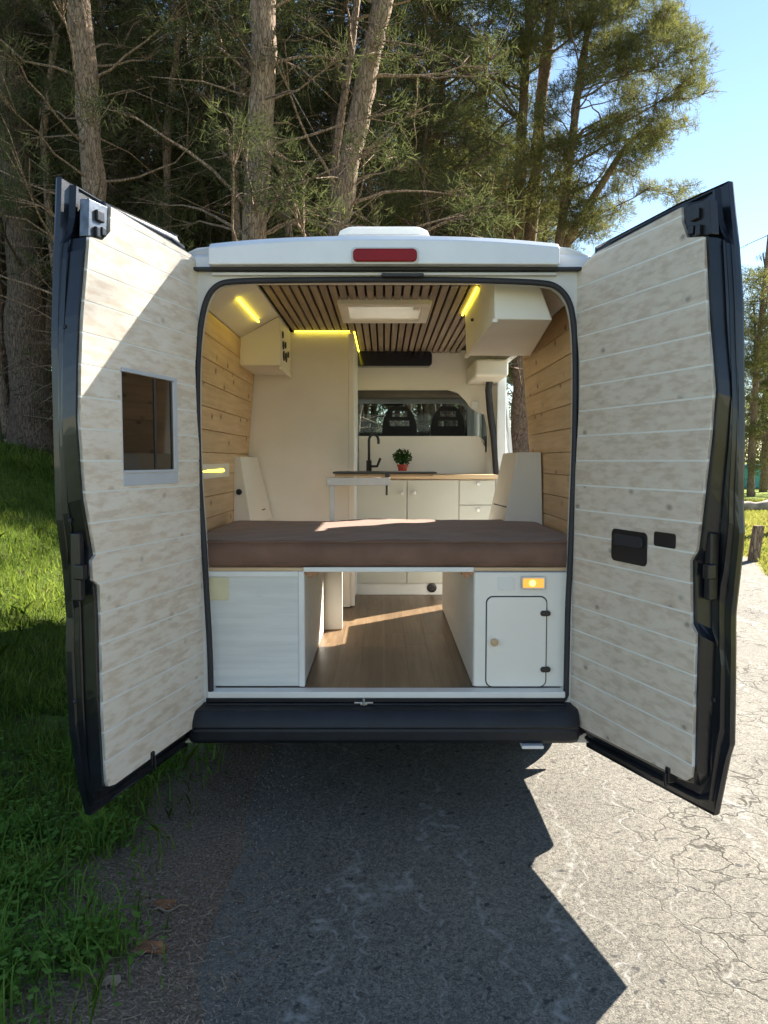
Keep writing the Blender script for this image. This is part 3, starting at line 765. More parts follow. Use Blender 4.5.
# skylight
mb = MB(); fx0, fx1, fy0, fy1 = -.247,.252,4.12,4.68
mb.box(fx0,fx1,fy0,fy0+.07,2.352,2.3995).box(fx0,fx1,fy1-.07,fy1,2.352,2.3995).box(fx0,fx0+.05,fy0+.07,fy1-.07,2.352,2.3995).box(fx1-.05,fx1,fy0+.07,fy1-.07,2.352,2.3995)
sk = mb.build('skylight', 'cream2', van, bevel=.006)
bx('blind', 'blind_cloth', sk, fx0+.045,fx1-.045,fy0+.065,fy1-.065,2.368,2.374)
bx('blind_handle', 'cream', sk, .16,.195,fy0+.08,fy0+.20,2.358,2.368, bevel=.004)
# LED strips
def led(p, q, r=.006, name='led_strip'):
    return MB().tube([p, q], r, 8).build(name, 'led', van)
def onslope(s, t, Y, lift=.004):
    x = .62+(.842-.62)*t; z = CZ+(2.252-CZ)*t; return (s*(x-.002), Y, z-lift-.006)
led(onslope(-1,.42,3.82), onslope(-1,.42,4.42), .0065)
led((-.585,5.095,2.374), (-.225,5.095,2.374), .005)
led((-.195,5.12,2.374), (-.195,6.1,2.374), .005)
led((.452,3.80,2.368), (.452,4.50,2.368), .006)
lw = at_y(203,474,3.55); 
MB().box(-wallx(1.49)+.0,-wallx(1.49)+.012,3.60,4.42,1.440,1.515).build('light_mount', 'cream', van, bevel=.003)
led((-.895,3.62,1.478), (-.888,4.25,1.478), .009)
# left overhead cabinet
z0 = 2.09
mb = MB().prism([(-.85,4.58,2.25),(-.85,4.58,z0),(-.61,4.58,z0),(-.61,4.58,2.372),(-.625,4.58,2.372)], (0,.52,0))
oc = mb.build('overhead_cabinet', 'cream', van, bevel=.006); oc['label'] = 'small overhead cabinet on the left with black switches on its side'
bx('cabinet_lip', 'cream2', oc, -.62,-.603,4.60,5.09,z0-.022,z0+.004)
for i, (y_, z_, r_) in enumerate(((4.68,2.285,.020),(4.70,2.225,.025),(4.80,2.24,.02),(4.72,2.165,.03),(4.83,2.17,.03),(4.93,2.20,.02))):
    MB().lathe((-.609, y_, z_), [(r_,0),(r_,.006),(r_*.6,.008)], 'X', 14).build('switch', 'sticker', oc)
# right overhead cabinet
mb = MB().hexa([(.47,3.32,2.13),(.722,3.34,2.13),(.84,4.46,2.13),(.47,4.46,2.13)], [(.462,3.32,2.372),(.63,3.34,2.372),(.66,4.46,2.372),(.462,4.46,2.372)])
oc = mb.build('overhead_cabinet', 'cream2', van, bevel=.008); oc['label'] = 'long white overhead cabinet along the right wall'
MB().lathe((.464,4.05,2.26), [(.008,0),(.008,-.01),(.005,-.014)], 'X', 12).build('knob', 'sticker', oc)
bx('cabinet_lip', 'cream', oc, .462,.484,3.32,4.47,2.118,2.134, bevel=.003)
bx('header_box', 'cream', van, .645,.88,5.5,6.1,2.125,2.25, bevel=.02)
# wardrobe
wd = MB().box(-.96,-.215,5.11,6.12,.56,2.37).build('wardrobe', 'cream', van, bevel=.002)
bx('corner_trim', 'cream2', wd, -.235,-.195,5.09,5.13,.56,2.36, bevel=.006)
bx('door_gap', 'black', wd, -.216,-.211,5.15,5.24,.60,2.33, bevel=0)
bx('door_stile', 'white_trim', wd, -.216,-.196,5.26,5.80,.60,2.33)
# partition to the cab with its opening
def yz(px, py, Y): q = at_y(px, py, Y); return (q.x, q.z)
YP = 6.15
op = [yz(*p, YP) for p in ((357,390),(448,390),(458,393),(465,400),(471,408.5),(477,412),(484,414.5),(486.5,425),(487,440))]
op = [(-.95, op[0][1])]+op[1:]
zc_ = op[-1][1]; top = 2.40
mb = MB()
pts = op
for a, b_ in zip(pts, pts[1:]):
    if abs(a[0]-b_[0]) < 1e-6: continue
    mb.hexa([(a[0],YP,a[1]),(b_[0],YP,b_[1]),(b_[0],YP+.03,b_[1]),(a[0],YP+.03,a[1])], [(a[0],YP,top),(b_[0],YP,top),(b_[0],YP+.03,top),(a[0],YP+.03,top)])
mb.box(op[-1][0],.90,YP,YP+.03,.56,top)
mb.box(-.96,op[-1][0]-.0,YP,YP+.03,.56,1.60)
mb.build('cab_partition', 'cream', van)
bs = [(-.2,1.40),(.80,1.40),(.80,1.66)]
for k in range(7):
    a = math.radians(k*15); bs.append((.72+.08*math.cos(a), 1.645+.08*math.sin(a)))
bs += [(-.2,1.725)]
MB().prism([(x,6.10,z) for x,z in bs], (0,.03,0)).build('backsplash', 'cream2', van, bevel=.004)
mb = MB().prism([(x,6.02,z) for x,z in rrect(-.32,.372,2.262,2.374,.03)], (0,.11,0)).build('dark_shelf_panel', 'black_gloss', van, bevel=.004)
bx('wall_socket', 'white_trim', van, .69,.75,6.135,6.148,1.94,2.0)
# B pillar and seal of the sliding door
sp = [(.845,5.90,1.45)]
mb = MB().tube([at_y(497,475,5.92),at_y(494,440,5.92),at_y(490,410,5.92),at_y(488.5,390,5.9),at_y(490,377,5.85),at_y(496,369,5.75)], .026, 8).build('door_seal', 'rubber', van, smooth=True)
bx('door_pillar', 'body_white', van, .86,.93,5.90,6.2,.56,2.30, bevel=.01)
# open sliding door slid back along the flank
sd = MB()
for k in range(5):
    (xa, za), (xb, zb) = HP[k], HP[k+1]
    sd.hexa([(xa+.05,3.75,za),(xa+.05,4.98,za),(xa+.09,4.98,za),(xa+.09,3.75,za)], [(xb+.05,3.75,zb),(xb+.05,4.98,zb),(xb+.09,4.98,zb),(xb+.09,3.75,zb)])
sd.build('sliding_door', 'body_white', van)
# pillar covers
o = MB().hexa([(-.905,4.62,1.15),(-.80,4.62,1.15),(-.735,5.09,1.15),(-.90,5.09,1.15)], [(-.90,4.62,1.555),(-.862,4.62,1.555),(-.835,5.09,1.555),(-.90,5.09,1.555)]).build('pillar_cover', 'cream2', van, bevel=.004)
o['label'] = 'small left pillar cover with a black round vent'
q = at_y(239,492,4.615); MB().lathe((q.x,4.618,q.z), [(.018,0),(.018,-.006),(.010,-.010)], 'Y', 18).build('round_vent', 'black', o)
MB().tube([at_y(251,514,4.75),at_y(265,509,4.95)], .004, 6).build('hook', 'black', o)
o = MB().hexa([(.675,4.35,1.15),(.90,4.35,1.15),(.90,4.85,1.15),(.655,4.85,1.15)], [(.752,4.35,1.578),(.885,4.35,1.578),(.885,4.85,1.578),(.748,4.85,1.578)]).build('pillar_cover', 'cream', van, bevel=.004)
o['label'] = 'tall right pillar cover behind the bed'
MB().tube([at_y(494,504,4.5),at_y(506,507,4.36)], .004, 6).build('hook', 'black', o)
# floor
mb = MB()
for i in range(16):
    x0 = -.90+i*.1125; y = 3.245-rnd.random()*.7
    while y < 6.12:
        ye = min(y+1.1, 6.13); mb.box(x0+.0004, x0+.1121, max(y,3.245)+.0004, ye-.0004, .545, .555); y += 1.1
mb.build('floor', 'lino', van)
bx('door_sill', 'white_trim', van, -.745,.765,3.185,3.252,.531,.559, bevel=.006)
# kitchen
KY = 5.54
kit = bx('kitchen_unit', 'cream', van, -.21,.80,KY+.02,6.10,.64,1.398)
bx('kick_board', 'white_trim', kit, -.21,.80,KY+.03,KY+.05,.555,.64)
MB().lathe((yz(432,590,KY)[0],KY+.03,.607), [(.035,0),(.035,-.008),(.02,-.012)], 'Y', 20).build('heater_vent', 'black', kit)
ct = bx('countertop', 'counter', kit, -.21,.815,KY-.015,6.10,1.400,1.430, bevel=.004)
zs = yz(430,505,KY)[1]; xm, xr, xe = yz(407,490,KY)[0], yz(459,490,KY)[0], .80
for i, (x0, x1, z0, z1) in enumerate(((-.205,xm,.645,1.392),(xm,xr,.645,1.392))):
    d_ = bx('cupboard_door', 'sage', kit, x0+.0025,x1-.0025,KY,KY+.018,z0,z1)
for (z0, z1) in ((zs,1.392),(.95,zs),(.645,.95)):
    bx('drawer', 'sage', kit, xr+.0025,xe-.0025,KY,KY+.018,z0+.0025,z1-.0025)
for p in ((402,493),(414,493),(478,484),(478,510)):
    q = at_y(*p, KY-.01); MB().lathe((q.x,KY,q.z), [(.008,0),(.008,-.010),(.014,-.014),(.015,-.022),(.010,-.027)], 'Y', 16).build('knob', 'knob_white', kit, smooth=True)
q = at_y(369,470,5.72)
fa = MB().lathe((q.x,5.72,1.43), [(.028,0),(.028,.012),(.020,.016),(.020,.10),(.014,.105)], 'Z', 18)
arc = [(q.x,5.72,1.50),(q.x,5.72,1.66)]+[(q.x+.035-.035*math.cos(math.radians(a)),5.72-.0,1.68+.045*math.sin(math.radians(a))) for a in range(0,181,20)]+[(q.x+.07,5.72,1.655)]
fa.tube(arc, .010, 10); fa.tube([(q.x,5.72,1.49),(q.x+.06,5.72,1.49),(q.x+.085,5.72,1.55)], .010, 8)
fa.build('faucet', 'black', kit, smooth=True)
# swivel table
tb = MB().box(-.310,.320,4.66,5.05,1.452,1.464).build('swivel_table', 'black', van, bevel=.002)
fr = MB().box(-.345,.036,4.600,4.632,1.382,1.430).build('table_frame', 'table_metal', tb, bevel=.003)
MB().box(-.325,-.296,4.602,4.630,.56,1.381).build('leg', 'table_metal', tb, bevel=.003)
bx('clamp', 'black', tb, .005,.035,4.61,4.68,1.432,1.452)
bx('clamp_lever', 'black', tb, .010,.022,4.585,4.600,1.325,1.385)
for x in (-.325,.015): MB().lathe((x,4.600,1.406), [(.006,0),(.006,-.004)], 'Y', 10).build('bolt', 'steel', tb)
bx('table_bracket', 'counter', tb, -.30,.30,4.70,4.98,1.435,1.451)

# bench cabinets
BL = bx('bench_cabinet', 'white_ply', van, -.90,-.343,3.262,4.39,.56,1.058)
BL['label'] = 'left bench cabinet under the bed with a plain white front'
bx('edge_trim', 'white_trim', BL, -.365,-.340,3.255,3.30,.56,1.060)
bx('edge_trim', 'white_trim', BL, -.75,-.366,3.256,3.262,1.038,1.060, bevel=.001)
q0, q1 = at_y(209,577,3.26), at_y(229,600,3.26)
MB().prism([(x,3.262,z) for x,z in rrect(q0.x,q1.x,q1.z,q0.z,.01)], (0,-.007,0)).build('socket_cover', plain('socket_ivory', (.72,.66,.42), .4), BL, bevel=.002)
bx('cabinet_end', 'cream', van, -.350,-.240,4.392,4.42,.56,1.05)
bx('cabinet_end', 'cream', van, -.30,-.225,5.06,5.105,.56,1.10)
BR = bx('bench_cabinet', 'white_ply', van, .382,.90,3.262,5.0,.56,1.058)
BR['label'] = 'right bench cabinet under the bed with a small door and a lit lamp'
mb = MB().prism([(x,3.250,z) for x,z in rrect(.385,.783,.562,1.056,.012)], (0,.011,0)); mb.build('front_panel', 'cream2', BR, bevel=.005)
def px2(p, Y=3.25): q = at_y(*p, Y); return q.x, q.z
(x0, z1), (x1, z0) = px2((487,597)), px2((545,686))
MB().prism([(x,3.2505,z) for x,z in rrect(x0-.005,x1+.005,z0-.005,z1+.005,.030)], (0,-.001,0)).build('door_gap', 'rubber', BR)
hd = MB().prism([(x,3.2495,z) for x,z in rrect(x0,x1,z0,z1,.027)], (0,-.007,0)).build('hatch_door', 'cream2', BR, bevel=.002)
for p in ((545,613),(545,669)):
    x, z = px2(p); MB().prism([(xx,3.2485,zz) for xx,zz in rrect(x-.022,x+.022,z-.012,z+.012,.0115)], (0,-.012,0)).build('hinge', 'black', BR, bevel=.003)
x, z = px2((493.5,641)); MB().lathe((x,3.2425,z), [(.009,0),(.009,-.010),(.015,-.014),(.016,-.024),(.010,-.030)], 'Y', 18).build('knob', 'counter', hd, smooth=True)
(x0, z1), (x1, z0) = px2((521,576.5)), px2((545,589))
lp = MB().prism([(x,3.2495,z) for x,z in rrect(x0,x1,z0,z1,.006)], (0,-.009,0)).build('amber_lamp', 'steel', BR, bevel=.002)
MB().prism([(x,3.242,z) for x,z in rrect(x0+.008,x1-.008,z0+.008,z1-.008,.004)], (0,-.003,0)).build('lens', 'lamp_amber', BR)
MB().lathe(((x0+x1)/2-.004,3.2395,(z0+z1)/2), [(.014,0),(.012,-.004),(.005,-.007)], 'Y', 16).build('bulb', 'bulb', BR)
(x0, z1), (x1, z0) = px2((498,577)), px2((514,590))
MB().prism([(x,3.2495,z) for x,z in rrect(x0,x1,z0,z1,.008)], (0,-.004,0)).build('wall_socket', 'white_trim', BR, bevel=.0015)
MB().box(.795,.808,3.235,3.25,.57,.86).build('rubber_stop', 'rubber', van, bevel=.004)
# bed platform
bd = bx('bed_platform', 'counter', van, -.90,.90,3.262,4.50,1.060,1.076)
bx('front_lip', 'white_trim', bd, -.343,.382,3.252,3.262,1.058,1.078, bevel=.002)
for p in ((305,568.5),(462,568.5)):
    x, z = px2(p); mb = MB().box(x,x+.052,3.262,3.30,z-.030,z-.003).box(x+.012,x+.030,3.258,3.262,z-.04,z-.02); mb.build('latch', 'latch_wood', bd, bevel=.004)
bx('support_beam', 'counter', bd, -.34,.38,4.40,4.44,.99,1.058)

# cab furniture
bx('dashboard', 'cab_dark', van, -.88,.88,7.35,8.0,.9,1.42, bevel=.05)
bx('cab_shelf', 'cab_grey', van, -.84,.84,6.40,6.98,2.04,2.16, bevel=.04)
bx('cab_headliner', 'cab_grey', van, -.86,.86,6.2,6.95,2.34,2.40, bevel=.0)
MB().hexa([(-.83,6.95,2.15),(.83,6.95,2.15),(.83,7.12,2.10),(-.83,7.12,2.10)], [(-.83,6.95,2.38),(.83,6.95,2.38),(.83,7.12,2.20),(-.83,7.12,2.20)]).build('windscreen_header', 'cab_grey', van)
bx('rear_view_mirror', 'cab_dark', van, .0,.18,7.05,7.08,2.03,2.09, bevel=.015)
bx('cab_floor', 'cab_dark', van, -.93,.93,6.18,8.0,.5,.55, bevel=0)
for s in (-1,1): bx('cab_door_card', 'cab_grey', van, *sorted((s*.885,s*.925)),6.2,7.9,.55,1.36, bevel=.01)
def headrest(cx, parent, nm='headrest'):
    zt, zb = 1.992, 1.72; Y = 6.60
    outl = [(-.150,zb),(-.146,zb+.12),(-.118,zb+.215),(-.06,zt),(.06,zt),(.118,zb+.215),(.146,zb+.12),(.150,zb)]
    # bands with two slots between
    lv = [zb, zb+.105, zb+.155, zb+.185, zb+.235, zt]; mb = MB()
    poly = [(cx+x, z) for x, z in outl]
    def wid(z):
        for (xa, za), (xb, zb_) in zip(outl[:4], outl[1:4]):
            if za <= z <= zb_: return -(xa+(xb-xa)*(z-za)/(zb_-za))
        return .06
    for i, (a, b_) in enumerate(zip(lv, lv[1:])):
        wa, wb = wid(a), wid(b_-1e-6)
        if i in (1, 3):
            hw = .085 if i == 1 else .065
            for s in (-1, 1):
                mb.hexa([(cx+s*hw,Y,a),(cx+s*wa,Y,a),(cx+s*wa,Y+.09,a),(cx+s*hw,Y+.09,a)], [(cx+s*hw,Y,b_),(cx+s*wb,Y,b_),(cx+s*wb,Y+.09,b_),(cx+s*hw,Y+.09,b_)])
        else:
            mb.hexa([(cx-wa,Y,a),(cx+wa,Y,a),(cx+wa,Y+.09,a),(cx-wa,Y+.09,a)], [(cx-wb,Y,b_),(cx+wb,Y,b_),(cx+wb,Y+.09,b_),(cx-wb,Y+.09,b_)])
    o = mb.build(nm, 'seat_grey', parent)
    bm = bmesh.new(); bm.from_mesh(o.data); bmesh.ops.remove_doubles(bm, verts=bm.verts, dist=1e-4); bm.to_mesh(o.data); bm.free()
    return o
for (x0, x1, hs) in ((-.80,-.30,(-.55,)), (-.10,.83,(.132,.545))):
    st = bx('cab_seat', 'seat_grey', van, x0,x1,6.58,6.74,.95,1.735, bevel=.04)
    bx('seat_cushion', 'seat_grey', st, x0,x1,6.6,7.1,.80,.98, bevel=.04)
    for h in hs: headrest(h, st)

# ================================================================== loose things in the van
def mattress():
    nx, ny = 90, 60; x0, x1, y0, y1 = -.875,.875,3.268,4.49; zb, zt = 1.078, 1.196
    def w(x, y):
        return .004*math.sin(3.1*x+1.3*y)+.0025*math.sin(9*x-4*y+1)+.0015*math.sin(15*x+11*y+2*math.sin(4*y))+.0012*math.sin(31*x-23*y+3*math.sin(5*x))
    rows = []
    for j in range(ny+1):
        y = y0+(y1-y0)*j/ny; row = []
        for i in range(nx+1):
            x = x0+(x1-x0)*i/nx
            e = min(x-x0, x1-x, y-y0, y1-y); r = .03
            dz = 0 if e > r else r-math.sqrt(max(0, r*r-(r-e)**2))
            row.append((x, y, zt+w(x,y)-dz*.9-.012*abs(math.sin(x*2))))
        rows.append(row)
    V = [p for r_ in rows for p in r_]; n1 = nx+1
    Fc = [(j*n1+i, j*n1+i+1, (j+1)*n1+i+1, (j+1)*n1+i) for j in range(ny) for i in range(nx)]
    per = [(i,0) for i in range(nx)]+[(nx,j) for j in range(ny)]+[(i,ny) for i in range(nx,0,-1)]+[(0,j) for j in range(ny,0,-1)]
    idx = [j*n1+i for i, j in per]; top = idx; lv = 6
    for l in range(1, lv+1):
        new = []
        for (i, j), k in zip(per, idx):
            x, y, z = V[k]; t = l/lv; zz = z+(zb-z)*t
            bulge = .008*math.sin(PI*t)+.003*math.sin(x*22+t*4)
            V.append((x+(bulge if i == nx else -bulge if i == 0 else 0), y+(-bulge if j == 0 else bulge if j == ny else 0), zz)); new.append(len(V)-1)
        m_ = len(top)
        for a in range(m_): Fc.append((top[a], new[a], new[(a+1)%m_], top[(a+1)%m_]))
        top = new
    Fc.append(tuple(top))
    mb = MB(); mb.v = V; mb.f = Fc
    o = mb.build('mattress', 'fabric', smooth=True)
    tag(o, 'brown fabric covered mattress lying across the back of the van on the white bench cabinets', 'mattress')
    for zz in (1.186, 1.094):
        MB().tube([(-.88+1.76*k/60, 3.2625-.0015*math.sin(k*1.3), zz+.0012*math.sin(k*.9)) for k in range(61)], .0035, 6).build('piping', 'fabric', o, smooth=True)
mattress()
q = at_y(402.5,471,5.68)
pp = empty('potted_plant', (q.x,5.68,1.43), 'small bushy green herb in a red pot standing on the kitchen counter', 'potted plant')
MB().lathe((q.x,5.68,1.431), [(.026,0),(.036,.055),(.041,.056),(.042,.072),(.036,.073),(.034,.062)], 'Z', 24).build('pot', 'terracotta', pp, smooth=False)
MB().lathe((q.x,5.68,1.485), [(.033,0),(.033,.005)], 'Z', 16).build('soil', 'soil', pp)
rg = np.random.default_rng(5); n = 420
d_ = rg.normal(size=(n,3)); d_ /= np.linalg.norm(d_,axis=1)[:,None]; cen = np.array([q.x,5.68,1.555])+d_*rg.random((n,1))**.4*np.array([.072,.07,.065])
a = rg.normal(size=(n,3)); a /= np.linalg.norm(a,axis=1)[:,None]; b_ = np.cross(a, d_); b_ /= np.linalg.norm(b_,axis=1)[:,None]
V = np.stack([cen-a*.013, cen+b_*.007, cen+a*.013, cen-b_*.007], 1).reshape(-1,3); Fc = np.arange(4*n).reshape(-1,4)
me = np_mesh('leaves', V, Fc, 'herb'); o = bpy.data.objects.new('leaves', me); C.objects.link(o); setpar(o, pp)
mb = MB()
for k in range(9):
    a_ = k*.7; mb.tube([(q.x,5.68,1.487),(q.x+.02*math.cos(a_),5.68+.02*math.sin(a_),1.53),(q.x+.05*math.cos(a_),5.68+.05*math.sin(a_),1.58)], .0018, 5)
mb.build('stem', 'herb', pp)

el0, az0 = math.radians(32.7), math.radians(49); NFILT = 12
sdir0 = Vector((math.sin(az0)*math.cos(el0), math.cos(az0)*math.cos(el0), math.sin(el0)))
# ================================================================== TREES
def tuft_mesh(cent, dirs, rg, nneed, ln, wd):
    n = len(cent); cent = np.repeat(cent, nneed, 0); dirs = np.repeat(dirs, nneed, 0)
    d = dirs+rg.normal(size=dirs.shape)*.75; d /= np.linalg.norm(d, axis=1)[:,None]
    s = np.cross(d, rg.normal(size=d.shape)); s /= np.linalg.norm(s, axis=1)[:,None]+1e-9
    l = ln*rg.uniform(.6, 1.25, (len(d),1)); w = wd*rg.uniform(.7,1.3,(len(d),1))
    base = cent+rg.normal(size=cent.shape)*ln*.22
    V = np.stack([base-s*w*.5, base+s*w*.5, base+d*l], 1).reshape(-1,3)
    return V
def grow(path, radii, clumps, seed, ntuft=26, nneed=7, ln=.15, wd=.013, twigs=30, rough=.12, trunkseg=12, sub=5):
    """path: trunk points; clumps: [(Vector, radius)]; returns trunk MB and needle vertex array"""
    rg = np.random.default_rng(seed); r = random.Random(seed)
    mb = MB(); pts = []; rad = []
    for i in range(len(path)-1):
        for k in range(6):
            t = k/6; pts.append(path[i].lerp(path[i+1], t)+Vector((r.uniform(-1,1), r.uniform(-1,1), 0))*radii[i]*.10); rad.append((radii[i]+(radii[i+1]-radii[i])*t)*r.uniform(1-rough, 1+rough))
    pts.append(path[-1]); rad.append(radii[-1])
    mb.tube(pts, rad, trunkseg)
    allc = []; alld = []
    def trunk_at(z):
        best = min(range(len(pts)), key=lambda i: abs(pts[i].z-z)); return pts[best], rad[best]
    mains = []
    for ci, (c, cr) in enumerate(clumps):
        hd = math.hypot(c.x-path[-1].x, c.y-path[-1].y)
        a, ra = trunk_at(c.z - r.uniform(.15,.5)*min(hd, 3)-.2)
        main = ci % 8 == 0
        if not main and mains:
            cand = min((p for m_ in mains for p in m_), key=lambda p: (p[0]-c).length+max(0, p[0].z-c.z)*.6)
            if (cand[0]-c).length < (a-c).length*.9: a, ra = cand[0], cand[1]*1.6
        L_ = (c-a).length; n = 6; bp_ = []
        sag = r.uniform(-.10,.12)*L_; side = Vector((r.uniform(-1,1), r.uniform(-1,1), 0))*.10*L_
        for k in range(n+1):
            t = k/n; bp_.append(a.lerp(c, t)+Vector((0,0,-sag*math.sin(PI*t)))+side*math.sin(PI*t)+Vector((r.uniform(-1,1),r.uniform(-1,1),r.uniform(-1,1)))*.02*L_)
        rb = min(ra*.38, (.009+.010*L_) if main else (.008+.007*L_))
        if main: mains.append([(p, rb*(1-.7*k/n)) for k, p in enumerate(bp_) if k > 1])
        mb.tube(bp_, [rb*(1-.8*k/n)+.003 for k in range(n+1)], 5, False)
        for q_ in range(sub):
            d = Vector((r.gauss(0,1), r.gauss(0,1), r.gauss(0,.6)))*cr*.7
            mb.tube([bp_[-2], c+d*.4+Vector((0,0,.03)), c+d], [.010,.006,.003], 4, False)
        nt = max(4, int(ntuft*(cr/.45)**2))
        g = rg.normal(size=(nt,3)); g /= np.linalg.norm(g, axis=1)[:,None]; rr = rg.random((nt,1))**.45
        pos = np.array(c)+g*rr*np.array([cr,cr,cr*.62])
        dd = g*np.array([.8,.8,.5])+np.array([0,0,.45]); allc.append(pos); alld.append(dd)
    z0, z1 = pts[0].z+1.0, pts[-1].z
    for k in range(twigs):      # dead side twigs
        a, ra = trunk_at(r.uniform(z0, z1)); an = r.uniform(0, 2*PI); l = r.uniform(.5, 2.2)
        d = Vector((math.cos(an), math.sin(an), r.uniform(-.35,.35)))
        p1 = a+d*l*.5+Vector((r.uniform(-.1,.1),r.uniform(-.1,.1),r.uniform(-.12,.12)))*l; p2 = a+d*l+Vector((r.uniform(-.2,.2),r.uniform(-.2,.2),r.uniform(-.35,.15)))*l
        mb.tube([a, p1, p2], [.018,.011,.004], 4, False)
        for j in range(2):
            m_ = a.lerp(p1, r.uniform(.5,1)); mb.tube([m_, m_+Vector((r.gauss(0,.3),r.gauss(0,.3),r.gauss(0,.25)))*l*.6], [.007,.003], 4, False)
    V = tuft_mesh(np.concatenate(allc), np.concatenate(alld), rg, nneed, ln, wd) if allc else np.zeros((0,3))
    return mb, V
def tree(loc, mb, V, name, label, group=None, bark='bark', leaf='needles'):
    root = empty(name, loc, label, 'tree', group)
    t = mb.build('trunk', bark, root, smooth=True, recalc=False)
    if len(V):
        me = np_mesh('crown', V, np.arange(len(V)).reshape(-1,3), leaf); o = bpy.data.objects.new('crown', me); C.objects.link(o); setpar(o, root)
    return root
def gz(x, y): return hgt(x, y)
def px_path(pts, Y, H, r0, r1, flare=1.5):
    """trunk seen through the pixels pts (bottom first) at depth Y, run down to the ground and up to height H"""
    P = [at_y(x, y, Y) for x, y in pts]
    g = gz(P[0].x, Y)
    if P[0].z > g+.3:
        d = (P[1]-P[0]); k = (P[0].z-g)/max(.2, d.z); P = [P[0]-d*min(k,3)*Vector((1,1,1)).x*.5 if False else Vector((P[0].x-(d.x/max(.2,d.z))*(P[0].z-g)*.5, Y, g-.15))]+P
    else: P[0].z = g-.15
    d = (P[-1]-P[-2]).normalized()
    if P[-1].z < H: P.append(P[-1]+d*((H-P[-1].z)/max(.3, d.z)))
    n = len(P); R = []
    for i, p in enumerate(P):
        t = (p.z-g)/max(1., H-g); R.append(max(.02, r0+(r1-r0)*t))
    R[0] = r0*flare
    return P, R
def clumps_round(path, rg, n, zlo, zhi, rad, cr=(.3,.6)):
    out = []
    for k in range(n):
        z = rg.uniform(zlo, zhi); c = min(path, key=lambda p: abs(p.z-z)); a = rg.uniform(0, 2*PI); rr = rad*math.sqrt(rg.uniform(.03,1))*(1-.35*(z-zlo)/(zhi-zlo))
        out.append((Vector((c.x+rr*math.cos(a), c.y+rr*math.sin(a), z)), rg.uniform(*cr)))
    return out
R1 = random.Random(11)
feat = [
 ('stout dark pine trunk at the left edge of the photo, rooted on the sunny bank', [(34,452),(28,380),(22,250),(12,120),(6,0)], 15, 15, .36, .22, 1.3, 6, 40, 3.0, 'bark_dark','needles_dark'),
 ('dark pine trunk cut off by the left edge of the photo, beside the stout one', [(-4,452),(-8,300),(-12,100),(-14,0)], 18, 15, .40, .22, 1.3, 6.5, 26, 2.6, 'bark_dark','needles_dark'),
 ('straight brown pine trunk rising just behind the top corner of the left door', [(101,420),(95,200),(88,100),(78,0)], 12, 13, .200, .14, 1.3, 5.2, 30, 2.4, 'bark','needles_dark'),
 ('straight pale pine trunk, the thickest of those behind the left end of the van roof', [(238,430),(254,240),(262,100),(263,0)], 11, 13, .215, .15, 1.3, 5.0, 28, 2.4, 'bark','needles_dark'),
 ('leaning brown pine trunk above the left end of the white roof hatch', [(318,400),(338,235),(352,150),(370,60),(383,0)], 12, 13, .185, .13, 1.3, 5.5, 30, 2.6, 'bark','needles_dark'),
 ('thin pale pine trunk leaning alongside the brown one above the roof hatch', [(322,400),(332,235),(336,150),(350,60),(357,0)], 12.4, 12, .075, .05, 1.3, 5.5, 16, 1.8, 'bark','needles_dark'),
]
for (label, pts, Y, H, r0, r1, fl, zlo, ncl, rad, bk, lf) in feat:
    P, R = px_path(pts, Y, H, r0, r1, fl)
    cl = clumps_round(P, R1, ncl*2, zlo-1.2, H, rad)
    mb, V = grow(P, R, cl, R1.randint(0,9999), ntuft=34, twigs=16)
    tree(P[0].copy(), mb, V, 'pine_tree', label, None, bk, lf)
# the sunlit pine right of the roof hatch, its crown over the van
def inpoly(x, y, poly):
    c = False; n = len(poly)
    for i in range(n):
        x1, y1 = poly[i]; x2, y2 = poly[(i+1)%n]
        if (y1 > y) != (y2 > y) and x < (x2-x1)*(y-y1)/(y2-y1)+x1: c = not c
    return c
def crown_px(poly, n, y0, y1, rg, cr, holes=()):
    out = []; xs = [p[0] for p in poly]; ys = [p[1] for p in poly]
    while len(out) < n:
        x, y = rg.uniform(min(xs), max(xs)), rg.uniform(min(ys), max(ys))
        if not inpoly(x, y, poly): continue
        if any(math.hypot((x-hx)/hr, (y-hy)/hs) < 1 for hx, hy, hr, hs in holes): continue
        out.append((at_y(x, y, rg.uniform(y0, y1)), rg.uniform(*cr)))
    return out
R2 = random.Random(23)
P, R = px_path([(527,478),(519,372),(517,240),(521,150),(526,60),(530,0)], 20, 17, .19, .11, 1)

R = ([.60,.40,.185,.14,.125,.12,.10,.09,.08,.07])[:len(P)]
cl = crown_px([(395,-160),(600,-160),(640,-60),(640,40),(560,70),(560,225),(400,225)], 300, 17.5, 22.5, R2, (.30,.68), holes=[(560,120,30,50),(497,120,16,40),(575,60,14,18)])
mb, V = grow(P, R, cl, 31, ntuft=60, nneed=9, ln=.13, wd=.0125, twigs=30)
